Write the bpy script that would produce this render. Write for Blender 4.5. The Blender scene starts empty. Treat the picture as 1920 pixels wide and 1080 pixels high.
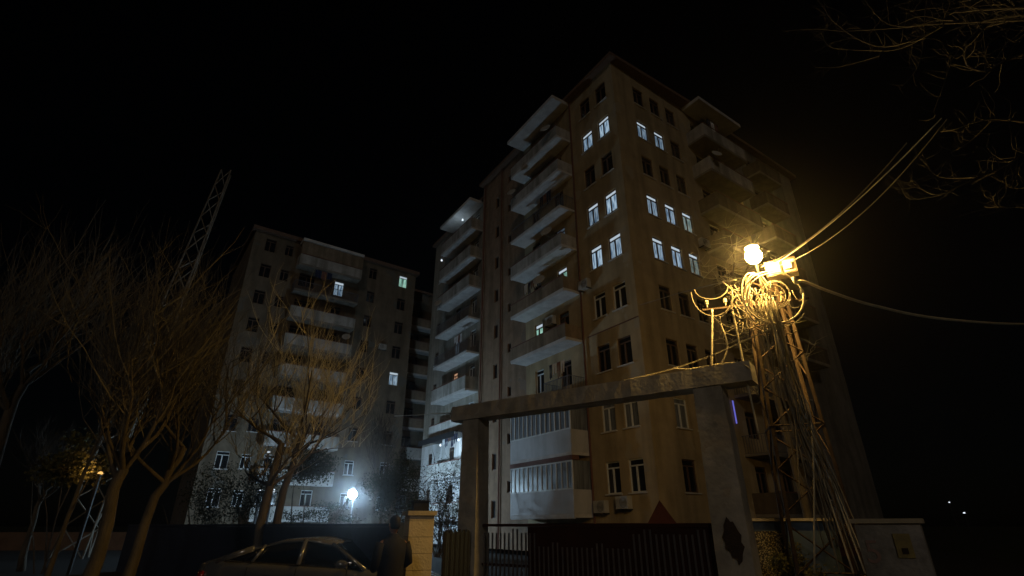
import bpy, math, random
from mathutils import Vector, Matrix
R = math.radians
random.seed(11)
scn = bpy.context.scene
col = scn.collection
# ---------------------------------------------------------------- camera
EYE = 1.65
PITCH = math.atan(445/960)
cam_d = bpy.data.cameras.new('camera'); cam = bpy.data.objects.new('camera', cam_d); col.objects.link(cam)
cam.location = (0, 0, EYE); cam.rotation_euler = (math.pi/2+PITCH, 0, 0)
cam_d.sensor_width = 36; cam_d.lens = 18; cam_d.clip_start = 0.1; cam_d.clip_end = 3000
scn.camera = cam
# ---------------------------------------------------------------- sky, added fill light, exposure
w = bpy.data.worlds.new('World'); scn.world = w; w.use_nodes = True
nt = w.node_tree; bg = nt.nodes['Background']
sky = nt.nodes.new('ShaderNodeTexSky'); sky.sky_type = 'NISHITA'; sky.sun_disc = False
sky.sun_elevation = R(22); sky.sun_rotation = R(185)
nt.links.new(sky.outputs[0], bg.inputs[0]); bg.inputs[1].default_value = 0.00013
sun_d = bpy.data.lights.new('fill_light', 'SUN'); sun = bpy.data.objects.new('fill_light', sun_d); col.objects.link(sun)  # added sun fill for the general warm glow, its source unseen
sun_d.energy = 0.115; sun_d.angle = R(8); sun_d.color = (1.0, .86, .72)
sun.rotation_euler = (R(90-22), 0, R(-5))
scn.view_settings.view_transform = 'Standard'; scn.view_settings.look = 'None'
scn.view_settings.exposure = 0; scn.view_settings.gamma = 1
LAMP_P = 3000      # sodium lamp on the pylon
FLOOD_P = 9500     # white floodlight in the courtyard
# ---------------------------------------------------------------- helpers
def V(*a): return Vector(a)
def pt(u, v, rng):
    "world point at horizontal distance rng along the sight line of photo pixel (u,v)"
    x = (u-960)/960; y = (540-v)/960
    c, s = math.cos(PITCH), math.sin(PITCH)
    d = V(x, c-y*s, s+y*c); h = math.hypot(d.x, d.y)
    return V(0, 0, EYE)+d*(rng/h)
ORI = {}
class MB:
    def __init__(s): s.v = []; s.f = []
    def quad(s, *p):
        n = len(s.v); s.v += [Vector(q) for q in p]; s.f.append(tuple(range(n, n+len(p))))
    def box(s, o, ax, ay, az):
        "box from corner o with three edge vectors"
        o = Vector(o); n = len(s.v)
        for k in (0, 1):
            for j, i in ((0, 0), (0, 1), (1, 1), (1, 0)):
                s.v.append(o+ax*i+ay*j+az*k)
        s.f += [(n, n+3, n+2, n+1), (n+4, n+5, n+6, n+7), (n, n+1, n+5, n+4), (n+1, n+2, n+6, n+5), (n+2, n+3, n+7, n+6), (n+3, n, n+4, n+7)]
    def cbox(s, c, sx, sy, sz, rz=0):
        ca, sa = math.cos(rz), math.sin(rz)
        ax = V(ca, sa, 0)*sx; ay = V(-sa, ca, 0)*sy; az = V(0, 0, sz)
        s.box(Vector(c)-ax/2-ay/2-az/2, ax, ay, az)
    def tube(s, pts, rad, n=6, cap=True):
        pts = [Vector(p) for p in pts]; m = len(pts); b = len(s.v)
        if not hasattr(rad, '__len__'): rad = [rad]*m
        t0 = (pts[1]-pts[0]).normalized(); up = V(0, 0, 1) if abs(t0.z) < .9 else V(1, 0, 0)
        a = t0.cross(up).normalized()
        for i in range(m):
            t = (pts[min(i+1, m-1)]-pts[max(i-1, 0)])
            if t.length < 1e-9: t = t0
            t.normalize(); a = (a-t*a.dot(t))
            if a.length < 1e-6: a = t.orthogonal()
            a.normalize(); bb = t.cross(a)
            for k in range(n):
                an = 2*math.pi*k/n
                s.v.append(pts[i]+(a*math.cos(an)+bb*math.sin(an))*rad[i])
        for i in range(m-1):
            for k in range(n):
                k2 = (k+1) % n
                s.f.append((b+i*n+k, b+i*n+k2, b+(i+1)*n+k2, b+(i+1)*n+k))
        if cap:
            s.f.append(tuple(b+k for k in reversed(range(n)))); s.f.append(tuple(b+(m-1)*n+k for k in range(n)))
    def loft(s, rings, cap=True):
        b = len(s.v); n = len(rings[0])
        for r in rings: s.v += [Vector(p) for p in r]
        for i in range(len(rings)-1):
            for k in range(n):
                k2 = (k+1) % n
                s.f.append((b+i*n+k, b+i*n+k2, b+(i+1)*n+k2, b+(i+1)*n+k))
        if cap:
            s.f.append(tuple(b+k for k in reversed(range(n)))); s.f.append(tuple(b+(len(rings)-1)*n+k for k in range(n)))
    def lathe(s, c, prof, n=16):
        s.loft([[Vector(c)+V(r*math.cos(2*math.pi*k/n), r*math.sin(2*math.pi*k/n), z) for k in range(n)] for r, z in prof])
    def leaf(s, p, size):
        d = V(random.gauss(0, 1), random.gauss(0, 1), random.gauss(0, 1)).normalized(); e = d.orthogonal().normalized()*size*.5; d = d*size
        s.quad(p-d*.5, p+e*.6, p+d*.5, p-e*.6)
    def build(s, name, mat, parent=None, smooth=False, modify=None):
        xs = [p.x for p in s.v]; ys = [p.y for p in s.v]; zs = [p.z for p in s.v]
        o = V((min(xs)+max(xs))/2, (min(ys)+max(ys))/2, min(zs))
        me = bpy.data.meshes.new(name); me.from_pydata([tuple(p-o) for p in s.v], [], s.f)
        if mat: me.materials.append(mat)
        if smooth:
            for p in me.polygons: p.use_smooth = True
        me.update()
        ob = bpy.data.objects.new(name, me); col.objects.link(ob)
        if parent: ob.parent = parent; ob.location = o-ORI[parent.name]
        else: ob.location = o
        ORI[ob.name] = o
        return ob
def tag(o, label=None, cat=None, group=None, kind=None):
    if label: o['label'] = label
    if cat: o['category'] = cat
    if group: o['group'] = group
    if kind: o['kind'] = kind
    return o
def thing(name, loc, label, cat, group=None):
    e = bpy.data.objects.new(name, None); col.objects.link(e); e.location = loc; ORI[e.name] = Vector(loc)
    e.empty_display_size = .3
    return tag(e, label, cat, group)
# ---------------------------------------------------------------- materials
def mat(name, c, rough=.85, metal=0, var=.25, scale=3.0, bump=0.0, c2=None, stretch=None, spec=.3, streak=0, coat=0):
    m = bpy.data.materials.new(name); m.use_nodes = True; t = m.node_tree; b = t.nodes['Principled BSDF']
    b.inputs['Roughness'].default_value = rough; b.inputs['Metallic'].default_value = metal
    b.inputs['Specular IOR Level'].default_value = spec
    if coat: b.inputs['Coat Weight'].default_value = coat; b.inputs['Coat Roughness'].default_value = .05
    tc = t.nodes.new('ShaderNodeTexCoord'); mp = t.nodes.new('ShaderNodeMapping')
    t.links.new(tc.outputs['Object'], mp.inputs[0])
    if stretch: mp.inputs['Scale'].default_value = stretch
    n = t.nodes.new('ShaderNodeTexNoise'); n.inputs['Scale'].default_value = scale; n.inputs['Detail'].default_value = 8; n.inputs['Roughness'].default_value = .65
    t.links.new(mp.outputs[0], n.inputs[0])
    r = t.nodes.new('ShaderNodeValToRGB'); t.links.new(n.outputs[0], r.inputs[0])
    c2 = c2 or tuple(x*(1-var) for x in c)
    r.color_ramp.elements[0].position = .35; r.color_ramp.elements[1].position = .65
    r.color_ramp.elements[0].color = (*c2, 1); r.color_ramp.elements[1].color = (*c, 1)
    out = r.outputs[0]
    if streak:                       # rain streaks running down a facade: wear with its own shape
        mp2 = t.nodes.new('ShaderNodeMapping'); mp2.inputs['Scale'].default_value = (1, 1, .12); t.links.new(tc.outputs['Object'], mp2.inputs[0])
        n2 = t.nodes.new('ShaderNodeTexNoise'); n2.inputs['Scale'].default_value = 1.6; n2.inputs['Detail'].default_value = 6
        t.links.new(mp2.outputs[0], n2.inputs[0])
        r2 = t.nodes.new('ShaderNodeValToRGB'); r2.color_ramp.elements[0].position = .38; r2.color_ramp.elements[1].position = .58
        r2.color_ramp.elements[0].color = (1-streak, 1-streak, 1-streak*1.1, 1); r2.color_ramp.elements[1].color = (1, 1, 1, 1)
        t.links.new(n2.outputs[0], r2.inputs[0])
        mx = t.nodes.new('ShaderNodeMix'); mx.data_type = 'RGBA'; mx.blend_type = 'MULTIPLY'; mx.inputs[0].default_value = 1
        t.links.new(out, mx.inputs[6]); t.links.new(r2.outputs[0], mx.inputs[7]); out = mx.outputs[2]
    t.links.new(out, b.inputs['Base Color'])
    if bump:
        bp = t.nodes.new('ShaderNodeBump'); bp.inputs['Strength'].default_value = bump; bp.inputs['Distance'].default_value = .02
        n3 = t.nodes.new('ShaderNodeTexNoise'); n3.inputs['Scale'].default_value = scale*6; n3.inputs['Detail'].default_value = 6
        t.links.new(mp.outputs[0], n3.inputs[0]); t.links.new(n3.outputs[0], bp.inputs['Height']); t.links.new(bp.outputs[0], b.inputs['Normal'])
    return m
def emat(name, c, s, c2=None, scale=3.0, stretch=(1, 1, 1)):
    m = bpy.data.materials.new(name); m.use_nodes = True; t = m.node_tree; b = t.nodes['Principled BSDF']
    b.inputs['Base Color'].default_value = (.05, .05, .05, 1); b.inputs['Roughness'].default_value = .3
    b.inputs['Emission Strength'].default_value = s
    if c2:
        tc = t.nodes.new('ShaderNodeTexCoord'); mp = t.nodes.new('ShaderNodeMapping'); mp.inputs['Scale'].default_value = stretch
        n = t.nodes.new('ShaderNodeTexNoise'); n.inputs['Scale'].default_value = scale
        r = t.nodes.new('ShaderNodeValToRGB'); r.color_ramp.elements[0].position = .4; r.color_ramp.elements[1].position = .6
        r.color_ramp.elements[0].color = (*c2, 1); r.color_ramp.elements[1].color = (*c, 1)
        # each window has its own curtains: shift the pattern by the object's random number
        oi = t.nodes.new('ShaderNodeObjectInfo'); ad = t.nodes.new('ShaderNodeVectorMath'); ad.operation = 'ADD'
        sc = t.nodes.new('ShaderNodeMath'); sc.operation = 'MULTIPLY'; sc.inputs[1].default_value = 40
        t.links.new(oi.outputs['Random'], sc.inputs[0]); t.links.new(sc.outputs[0], ad.inputs[1])
        t.links.new(tc.outputs['Object'], mp.inputs[0]); t.links.new(mp.outputs[0], ad.inputs[0]); t.links.new(ad.outputs[0], n.inputs[0])
        t.links.new(n.outputs[0], r.inputs[0]); t.links.new(r.outputs[0], b.inputs['Emission Color'])
        mr = t.nodes.new('ShaderNodeMapRange'); mr.inputs[3].default_value = s*.65; mr.inputs[4].default_value = s*1.35; t.links.new(oi.outputs['Random'], mr.inputs[0]); t.links.new(mr.outputs[0], b.inputs['Emission Strength'])
    else: b.inputs['Emission Color'].default_value = (*c, 1)
    return m
M = dict(
 stucco=mat('tan stucco', (.46, .36, .215), .9, var=.25, scale=.8, bump=.5, streak=.25),
 stucco_b=mat('brown grey stucco', (.19, .15, .105), .9, var=.3, scale=1.0, bump=.4, streak=.3),
 strip=mat('reddish stucco', (.30, .20, .13), .9, var=.3, scale=1.4, bump=.4, streak=.3),
 pale=mat('pale plaster', (.55, .55, .53), .85, var=.25, scale=1.5, bump=.3, streak=.25),
 slab=mat('weathered concrete slab', (.62, .61, .60), .9, var=.3, scale=1.3, bump=.3),
 parapet=mat('painted parapet', (.30, .23, .16), .9, var=.3, scale=1.5, bump=.2, streak=.4),
 mast=mat('grey mast steel', (.22, .19, .15), .7),
 parapet_shade=mat('brown parapet with painted shade', (.13, .10, .07), .9, streak=.4),  # darkened copy of the parapet colour, tones down lamplight on the right face
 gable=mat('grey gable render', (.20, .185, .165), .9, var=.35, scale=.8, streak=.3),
 pale_w=mat('white wing plaster', (.8, .81, .82), .85, var=.2, scale=1.2, bump=.3, streak=.3),
 wing_dim=mat('beige wing render with painted dimness', (.36, .33, .28), .9, var=.3, scale=.9, streak=.3),  # beige set darker in the colour, standing in for floodlight fading upward
 parapet_g=mat('grey parapet render', (.46, .44, .41), .9, var=.3, scale=1.5, streak=.4),
 slab_shade=mat('concrete slab with painted shade', (.26, .23, .19), .9, var=.4, scale=1.3),  # darkened copy of the slab colour, standing in for dim light
 concrete_p=mat('grey pier concrete', (.46, .44, .41), .92, var=.5, scale=3, bump=.8, streak=.3),
 white_panel=mat('white sheet cladding', (.48, .48, .49), .6, var=.12, scale=2, streak=.15),
 band=mat('brown painted band', (.17, .08, .06), .8),
 plinth=mat('dark red plinth', (.09, .028, .022), .85, var=.4, scale=2, bump=.4),
 roof=mat('brown roof edge', (.17, .11, .08), .85),
 frame=mat('brown window frame', (.12, .075, .05), .6),
 wframe=mat('white plastic window frame', (.62, .64, .64), .5, var=.1),
 glass=mat('dark window glass', (.015, .017, .02), .08, var=.3, spec=.8),
 curtain=mat('window with drawn curtain', (.22, .24, .27), .35, c2=(.06, .07, .08), scale=1.6, stretch=(6, 1, .3), spec=.6),
 lit=emat('lit window cold', (.50, .68, .84), .55, (.10, .19, .31), 2.6, (5, 1, .6)),
 lit_pale=emat('lit window pale green', (.46, .60, .58), .42, (.10, .17, .17), 3.2, (5, 1, .6)),
 lit_top=emat('lit window upper light', (.62, .74, .85), .7),
 lit_green=emat('lit window greenish', (.42, .75, .62), .62, (.10, .25, .2), 2.4, (5, 1, .6)),
 lit_warm=emat('lit window warm', (.9, .5, .3), .45),
 lit_dim=emat('dimly lit window', (.25, .35, .45), .3, (.03, .05, .08), 2.6, (5, 1, .6)),
 purple=emat('violet neon tube', (.2, .2, .9), .6),
 concrete=mat('old gateway concrete', (.56, .53, .47), .92, var=.35, scale=2.2, bump=.35, streak=.25),
 pillar=mat('cream stone blocks', (.72, .62, .42), .85, var=.15, scale=4, bump=.5),
 pillar_cap=mat('cream cap stone', (.60, .52, .36), .85, var=.25, scale=5, bump=.5),
 black=mat('black metal', (.02, .02, .022), .5),
 gate=mat('dark red gate sheet', (.045, .016, .013), .6, var=.3),
 bar=mat('grey gate bar', (.16, .16, .18), .5, metal=.3, var=.3),
 navy=mat('dark blue wall paint', (.035, .045, .08), .85, var=.3, scale=2, bump=.3),
 steel=mat('rusty galvanised angle steel', (.085, .06, .04), .75, metal=.1, c2=(.05, .03, .018), scale=6),
 cable=mat('black cable sheath', (.26, .23, .17), .45, var=.25),
 cable_l=mat('pale cable sheath', (.62, .57, .42), .5, var=.25),
 box=mat('cream meter box', (.55, .5, .38), .5, var=.2, scale=8),
 bark=mat('bark', (.15, .125, .095), .95, var=.4, scale=8, bump=.8, stretch=(1, 1, .25)),
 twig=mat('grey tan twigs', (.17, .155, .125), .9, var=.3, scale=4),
 twig_lit=mat('twigs with painted lamplight', (.62, .56, .38), .9, var=.3, scale=4),  # ochre, lightened in the colour to stand in for lamplight
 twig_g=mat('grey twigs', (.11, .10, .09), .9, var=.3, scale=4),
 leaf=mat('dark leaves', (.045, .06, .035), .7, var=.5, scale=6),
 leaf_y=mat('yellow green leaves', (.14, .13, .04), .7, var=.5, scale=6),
 grass=mat('night grass', (.05, .055, .02), .95, var=.5, scale=1.5, bump=.8),
 asphalt=mat('asphalt', (.05, .048, .045), .8, var=.3, scale=5, bump=.4),
 lowwall=mat('brown kerb wall', (.16, .085, .045), .9, var=.3, scale=2),
 paint=mat('silver grey car paint', (.36, .36, .36), .2, metal=.65, var=.05, coat=.8),
 cglass=mat('car glass', (.01, .012, .014), .04, spec=1.0),
 chrome=mat('chrome trim', (.6, .58, .55), .15, metal=1),
 tyre=mat('tyre rubber', (.02, .02, .02), .8),
 rim=mat('alloy rim', (.4, .4, .4), .3, metal=.9),
 red_l=mat('red tail lamp', (.3, .02, .02), .2, spec=.8),
 clear_l=mat('clear head lamp', (.5, .5, .5), .1, spec=.8),
 skin=mat('skin', (.42, .23, .15), .6, var=.1),
 hair=mat('dark hair', (.015, .012, .01), .6),
 jacket=mat('black jacket', (.018, .018, .024), .75, var=.3, scale=12),
 trousers=mat('dark trousers', (.02, .02, .025), .85),
 shoe=mat('black shoes', (.015, .015, .015), .5),
 phone=mat('phone', (.01, .01, .01), .2),
 cloth_w=mat('white laundry', (.7, .72, .75), .9, var=.1),
 cloth_d=mat('dark blue laundry', (.03, .04, .09), .9),
 cloth_r=mat('brown laundry', (.22, .10, .08), .9),
 dish=mat('satellite dish', (.5, .5, .48), .5),
 ac=mat('air conditioner casing', (.42, .41, .38), .5, var=.2),
 pebble=None, mark=mat('dark worn patch', (.07, .05, .04), .95, var=.4, scale=6, bump=.6),
 notice=mat('yellow notice', (.42, .34, .12), .7, c2=(.25, .2, .1), scale=9),
 graffiti=mat('faded paint', (.42, .27, .23), .9, c2=(.26, .2, .18), scale=14),
 lampbody=mat('lamp housing', (.3, .3, .28), .5, metal=.4),
 sodium=None, flood=None,
 spot_w=emat('white lamp', (.8, .9, 1), 1.5), spot_o=emat('amber lamp', (1, .55, .15), 1.2),
 bluepaint=mat('blue grey painted wall', (.12, .17, .24), .85, var=.5, scale=1.5))
def patch_mat(m, c, th, sc):     # repaired plaster patches of another tone with hard edges
    t = m.node_tree; b = t.nodes['Principled BSDF']; src = b.inputs['Base Color'].links[0].from_socket
    tc = t.nodes.new('ShaderNodeTexCoord'); v = t.nodes.new('ShaderNodeTexNoise'); v.inputs['Scale'].default_value = sc; v.inputs['Detail'].default_value = 3
    t.links.new(tc.outputs['Object'], v.inputs[0]); r = t.nodes.new('ShaderNodeValToRGB'); r.color_ramp.elements[0].position = th; r.color_ramp.elements[1].position = th+.012
    t.links.new(v.outputs[0], r.inputs[0]); mx = t.nodes.new('ShaderNodeMix'); mx.data_type = 'RGBA'; t.links.new(r.outputs[0], mx.inputs[0]); t.links.new(src, mx.inputs[6]); mx.inputs[7].default_value = (*c, 1)
    t.links.new(mx.outputs[2], b.inputs['Base Color'])
for k_ in ('stucco', 'stucco_b', 'strip'): patch_mat(M[k_], {'stucco': (.38, .32, .22), 'stucco_b': (.13, .12, .1), 'strip': (.2, .15, .11)}[k_], .63, .55)
patch_mat(M['concrete'], (.40, .36, .30), .6, 1.6)
def block_mat(m, sx, sz, mortar):      # coursed stone joints
    t = m.node_tree; b = t.nodes['Principled BSDF']; link = b.inputs['Base Color'].links[0]; src = link.from_socket
    tc = t.nodes.new('ShaderNodeTexCoord'); sp = t.nodes.new('ShaderNodeSeparateXYZ'); t.links.new(tc.outputs['Object'], sp.inputs[0])
    a = t.nodes.new('ShaderNodeMath'); a.operation = 'FRACT'; d = t.nodes.new('ShaderNodeMath'); d.operation = 'DIVIDE'; d.inputs[1].default_value = sz
    t.links.new(sp.outputs['Z'], d.inputs[0]); t.links.new(d.outputs[0], a.inputs[0])
    l = t.nodes.new('ShaderNodeMath'); l.operation = 'LESS_THAN'; l.inputs[1].default_value = mortar; t.links.new(a.outputs[0], l.inputs[0])
    mx = t.nodes.new('ShaderNodeMix'); mx.data_type = 'RGBA'; t.links.new(l.outputs[0], mx.inputs[0]); t.links.new(src, mx.inputs[6]); mx.inputs[7].default_value = (.25, .2, .12, 1)
    t.links.new(mx.outputs[2], b.inputs['Base Color'])
block_mat(M['pillar'], .4, .245, .035)
def pebble_mat():
    m = bpy.data.materials.new('pebble dash'); m.use_nodes = True; t = m.node_tree; b = t.nodes['Principled BSDF']; b.inputs['Roughness'].default_value = .8
    tc = t.nodes.new('ShaderNodeTexCoord'); v = t.nodes.new('ShaderNodeTexVoronoi'); v.inputs['Scale'].default_value = 38
    t.links.new(tc.outputs['Object'], v.inputs[0]); r = t.nodes.new('ShaderNodeValToRGB'); t.links.new(v.outputs['Distance'], r.inputs[0])
    r.color_ramp.elements[0].color = (.62, .50, .24, 1); r.color_ramp.elements[1].color = (.06, .045, .02, 1); r.color_ramp.elements[0].position = .25; r.color_ramp.elements[1].position = .55
    t.links.new(r.outputs[0], b.inputs['Base Color'])
    bp = t.nodes.new('ShaderNodeBump'); bp.invert = True; bp.inputs['Strength'].default_value = .8; t.links.new(v.outputs['Distance'], bp.inputs['Height']); t.links.new(bp.outputs[0], b.inputs['Normal'])
    return m
M['pebble'] = pebble_mat()
# ---------------------------------------------------------------- ground
g = MB(); g.quad((-700, -60, 0), (700, -60, 0), (700, 900, 0), (-700, 900, 0)); tag(g.build('ground', M['grass']), kind='structure')
g = MB(); g.quad((-9, -10, .004), (14, -10, .004), (11, 8.6, .004), (-1.6, 14, .004), (-9, 18, .004)); tag(g.build('road', M['asphalt']), kind='structure')
g = MB(); g.quad((-18, 19, .008), (-1.6, 14.2, .008), (14, 6.5, .008), (30, 40, .008), (-30, 70, .008), (-40, 45, .008)); tag(g.build('courtyard_paving', M['asphalt']), kind='structure')
# ---------------------------------------------------------------- buildings
aL = R(-33.0); aR = R(55.0); aB = R(54.0)
dL = V(math.sin(aL), math.cos(aL), 0); dR = V(math.sin(aR), math.cos(aR), 0); dB = V(math.sin(aB), math.cos(aB), 0); nB = V(dB.y, -dB.x, 0); UP = V(0, 0, 1)
NL = V(-dL.y, dL.x, 0); NR = V(dR.y, -dR.x, 0)
C = V(6.56, 24.64, 0)
ZC = [3.8, 6.78, 9.95, 13.1, 16.2, 19.2, 22.1, 25.0, 27.9]      # window centres of the nine storeys
ZF = [z-1.8 for z in ZC]+[29.7]                                # underside of each storey's slab
class F:
    def __init__(s, O, D, N): s.O = Vector(O); s.D = D; s.N = N
    def p(s, a, n, z): return s.O+s.D*a+s.N*n+UP*z
    def box(s, mb, a0, a1, n0, n1, z0, z1): mb.box(s.p(a0, n0, z0), s.D*(a1-a0), s.N*(n1-n0), UP*(z1-z0))
    def rz(s):   # local +y points into the wall
        i = -s.N; return math.atan2(-i.x, i.y)
def wall(mb, f, a0, a1, z0, z1, ops, n=0, depth=.16):
    "facade sheet with real openings (ac, zc, w, h) and their reveals"
    xs = sorted({a0, a1}|{round(a+sg*w_/2, 4) for a, z, w_, h in ops for sg in (-1, 1)})
    zs = sorted({z0, z1}|{round(z+sg*h/2, 4) for a, z, w_, h in ops for sg in (-1, 1)})
    for i in range(len(xs)-1):
        for j in range(len(zs)-1):
            cx, cz = (xs[i]+xs[i+1])/2, (zs[j]+zs[j+1])/2
            if any(abs(cx-a) < w_/2 and abs(cz-z) < h/2 for a, z, w_, h in ops): continue
            mb.quad(f.p(xs[i], n, zs[j]), f.p(xs[i+1], n, zs[j]), f.p(xs[i+1], n, zs[j+1]), f.p(xs[i], n, zs[j+1]))
    for a, z, w_, h in ops:
        l, r_, b, t = a-w_/2, a+w_/2, z-h/2, z+h/2
        c = [(l, b), (r_, b), (r_, t), (l, t)]
        for k in range(4):
            p, q = c[k], c[(k+1) % 4]
            mb.quad(f.p(p[0], n, p[1]), f.p(q[0], n, q[1]), f.p(q[0], n-depth, q[1]), f.p(p[0], n-depth, p[1]))
WIN = {}
def window_meshes(w_, h, frame, pane):
    key = (round(w_, 2), round(h, 2), frame, pane)
    if key in WIN: return WIN[key]
    def me(mb, name, mm):
        m_ = bpy.data.meshes.new(name); m_.from_pydata([tuple(v) for v in mb.v], [], mb.f); m_.materials.append(mm); m_.update(); return m_
    fr = MB(); t = .055; y0 = .075
    def bb(x0, x1, z0, z1, ya=y0, yb=y0+.06): fr.box((x0, ya, z0), V(x1-x0, 0, 0), V(0, yb-ya, 0), V(0, 0, z1-z0))
    bb(-w_/2, -w_/2+t, -h/2, h/2); bb(w_/2-t, w_/2, -h/2, h/2)
    bb(-w_/2+t, w_/2-t, -h/2, -h/2+t); bb(-w_/2+t, w_/2-t, h/2-t, h/2)
    tz = h/2-h*.2
    two = w_ > .6 and h > 1.0
    if two:
        bb(-w_/2+t, w_/2-t, tz-t*.6, tz+t*.6)
        bb(-.04-t*.8, -.04+t*.8, -h/2+t, tz-t*.6)
    pn = MB(); yp = y0+.05
    top = tz if two else h/2
    pn.quad((-w_/2, yp, -h/2), (w_/2, yp, -h/2), (w_/2, yp, top), (-w_/2, yp, top))
    tp = None
    if two: tp = MB(); tp.quad((-w_/2, yp, top), (w_/2, yp, top), (w_/2, yp, h/2), (-w_/2, yp, h/2))
    sl = MB(); sl.box((-w_/2-.08, -.09, -h/2-.06), V(w_+.16, 0, 0), V(0, .17, 0), V(0, 0, .057))
    topm = M['lit_top'] if pane in ('lit', 'lit_green', 'lit_pale') else M[pane]
    WIN[key] = (me(fr, 'window', M[frame]), me(pn, 'pane', M[pane]), me(tp, 'upper_pane', topm) if tp else None, me(sl, 'sill', M['slab']))
    return WIN[key]
def window(f, a, z, w_, h, frame, pane, parent, n=0, label=None, sill=True):
    mf, mp, mt, ms = window_meshes(w_, h, frame, pane)
    o = bpy.data.objects.new('window', mf); col.objects.link(o); o.parent = parent
    o.location = f.p(a, n, z)-ORI[parent.name]; o.rotation_euler = (0, 0, f.rz())
    for nm, me in (('pane', mp), ('upper_pane', mt), ('sill', ms if sill else None)):
        if me: c = bpy.data.objects.new(nm, me); col.objects.link(c); c.parent = o
    if label: o['label'] = label
    return o
def balcony(f, a0, a1, n0, proj, z, parent, style='parapet', h=1.0, top=None, sm='slab'):
    "slab, parapet or railing; origin storey underside z"
    s = MB(); f.box(s, a0, a1, n0, n0+proj, z, z+.16); f.box(s, a0+.02, a1-.02, n0+proj-.1, n0+proj-.02, z-.05, z-.003)
    b = s.build('balcony', M[sm], parent)
    zt = z+.163
    if style in ('parapet', 'glazed', 'pale', 'grey', 'dark'):
        p = MB(); m_ = {'parapet': 'parapet', 'glazed': 'white_panel', 'pale': 'pale', 'grey': 'parapet_g', 'dark': 'parapet_shade'}[style]
        f.box(p, a0, a1, n0+proj-.09, n0+proj+.0, zt, zt+h)
        f.box(p, a0, a0+.09, n0+.003, n0+proj-.093, zt, zt+h); f.box(p, a1-.09, a1, n0+.003, n0+proj-.093, zt, zt+h)
        p.build('parapet', M[m_], b)
        if style != 'glazed':
            r_ = MB(); f.box(r_, a0-.03, a1+.03, n0+proj-.11, n0+proj+.03, zt+h+.003, zt+h+.06); r_.build('handrail', M['band'], b)
    if style == 'rail':
        r_ = MB(); y = n0+proj-.05
        f.box(r_, a0, a1, y-.02, y+.02, zt+.9, zt+.94); f.box(r_, a0, a1, y-.02, y+.02, zt+.04, zt+.07)
        k = int((a1-a0)/.13)
        for i in range(k+1):
            a = a0+.01+(a1-a0-.04)*i/k; f.box(r_, a, a+.025, y-.012, y+.012, zt+.073, zt+.897)
        for a in (a0, a1-.02):
            f.box(r_, a, a+.02, n0+.01, y-.023, zt+.9, zt+.93)
            for i in range(8): q = n0+.08+(proj-.2)*i/8; f.box(r_, a, a+.02, q, q+.02, zt, zt+.897)
        r_.build('railing', M['bar'], b)
    if style == 'glazed':
        zz = zt+h+.003; t_ = top-.003; y = n0+proj
        fr = MB(); f.box(fr, a0, a1, y-.07, y, zz, zz+.07); f.box(fr, a0, a1, y-.07, y, t_-.07, t_)
        k = max(4, int((a1-a0)/.45))
        for i in range(k+1):
            a = a0+(a1-a0-.06)*i/k; f.box(fr, a, a+.06+.03*(i % 3 == 0), y-.068, y+.002, zz+.073, t_-.073)
        fr.build('glazing_frame', M['wframe'], b)
        gl = MB(); f.box(gl, a0+.01, a1-.01, y-.05, y-.03, zz+.08, t_-.08); f.box(gl, a1-.05, a1-.03, n0+.01, y-.08, zz, t_); f.box(gl, a0+.03, a0+.05, n0+.01, y-.08, zz, t_)
        gl.build('glazing', M['curtain'], b)
    return b
# ---- corner building
A = thing('apartment_building', C, 'nine storey tan corner block with cold lit windows behind the concrete gateway', 'building')
fl = F(C, dL, NL); fr_ = F(C, dR, NR)
LW = 1.0; LH = 1.5
NW = -.9; CW_ = (1.22, 2.82); BAY = (4.45, 10.3); WB = (18.3, 24.6); DR1, DR2 = 6.1, 8.8; WG = (19.6, 22.6, 26.8)
m = MB(); ops = []
for k, z in enumerate(ZC):
    for a in CW_: ops.append((a, z, LW, LH))
    for a, zz, w_, h in ((DR1, z-.1, 1.0, 1.5), (DR2, z, .9, 1.5)): ops.append((a, zz, w_, h))
wall(m, fl, 0, 10.3, 1.75, 29.7, ops)
ops_r = [(a, z, LW, LH) for z in ZC for a in (2.43, 4.09, 5.75)]+[(a, z, 1.1, 1.5) for z in ZC for a in (8.6, 11.2, 15.6)]
wall(m, fr_, 0, 13.2, 1.75, 29.7, [o for o in ops_r if o[0] < 13])
m.build('wall', M['stucco'], A)
m = MB(); wall(m, fr_, 13.2, 22.2, 1.75, 29.7, [o for o in ops_r if o[0] > 13]); m.build('gable_wall', M['gable'], A)
m = MB(); ops = []
for k, z in enumerate(ZC): ops.append((14.3, z-1.2, .55, 1.1)); ops.append((12.4, z+.1, .45, .7))
wall(m, fl, 10.3, 16.8, 0.3, 29.7, ops); m.build('stairwell_wall', M['strip'], A)
m = MB(); opsw = []
for z in ZC: opsw += [(WG[0], z, 1.0, 1.5), (WG[1], z, .9, 1.5), (WG[2], z, .8, 1.3)]
wall(m, fl, 16.8, 28.7, .3, ZF[2], [o for o in opsw if o[1] < ZF[2]], n=NW); m.build('lower_wing_wall', M['pale_w'], A)
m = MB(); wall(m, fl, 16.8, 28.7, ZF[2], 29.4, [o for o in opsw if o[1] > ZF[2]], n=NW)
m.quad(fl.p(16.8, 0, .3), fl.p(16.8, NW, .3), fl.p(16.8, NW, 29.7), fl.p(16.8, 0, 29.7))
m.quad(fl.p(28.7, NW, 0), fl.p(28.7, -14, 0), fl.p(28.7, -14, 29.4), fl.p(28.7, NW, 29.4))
m.quad(fr_.p(22.2, 0, 0), fr_.p(22.2, -12, 0), fr_.p(22.2, -12, 29.7), fr_.p(22.2, 0, 29.7))
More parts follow.
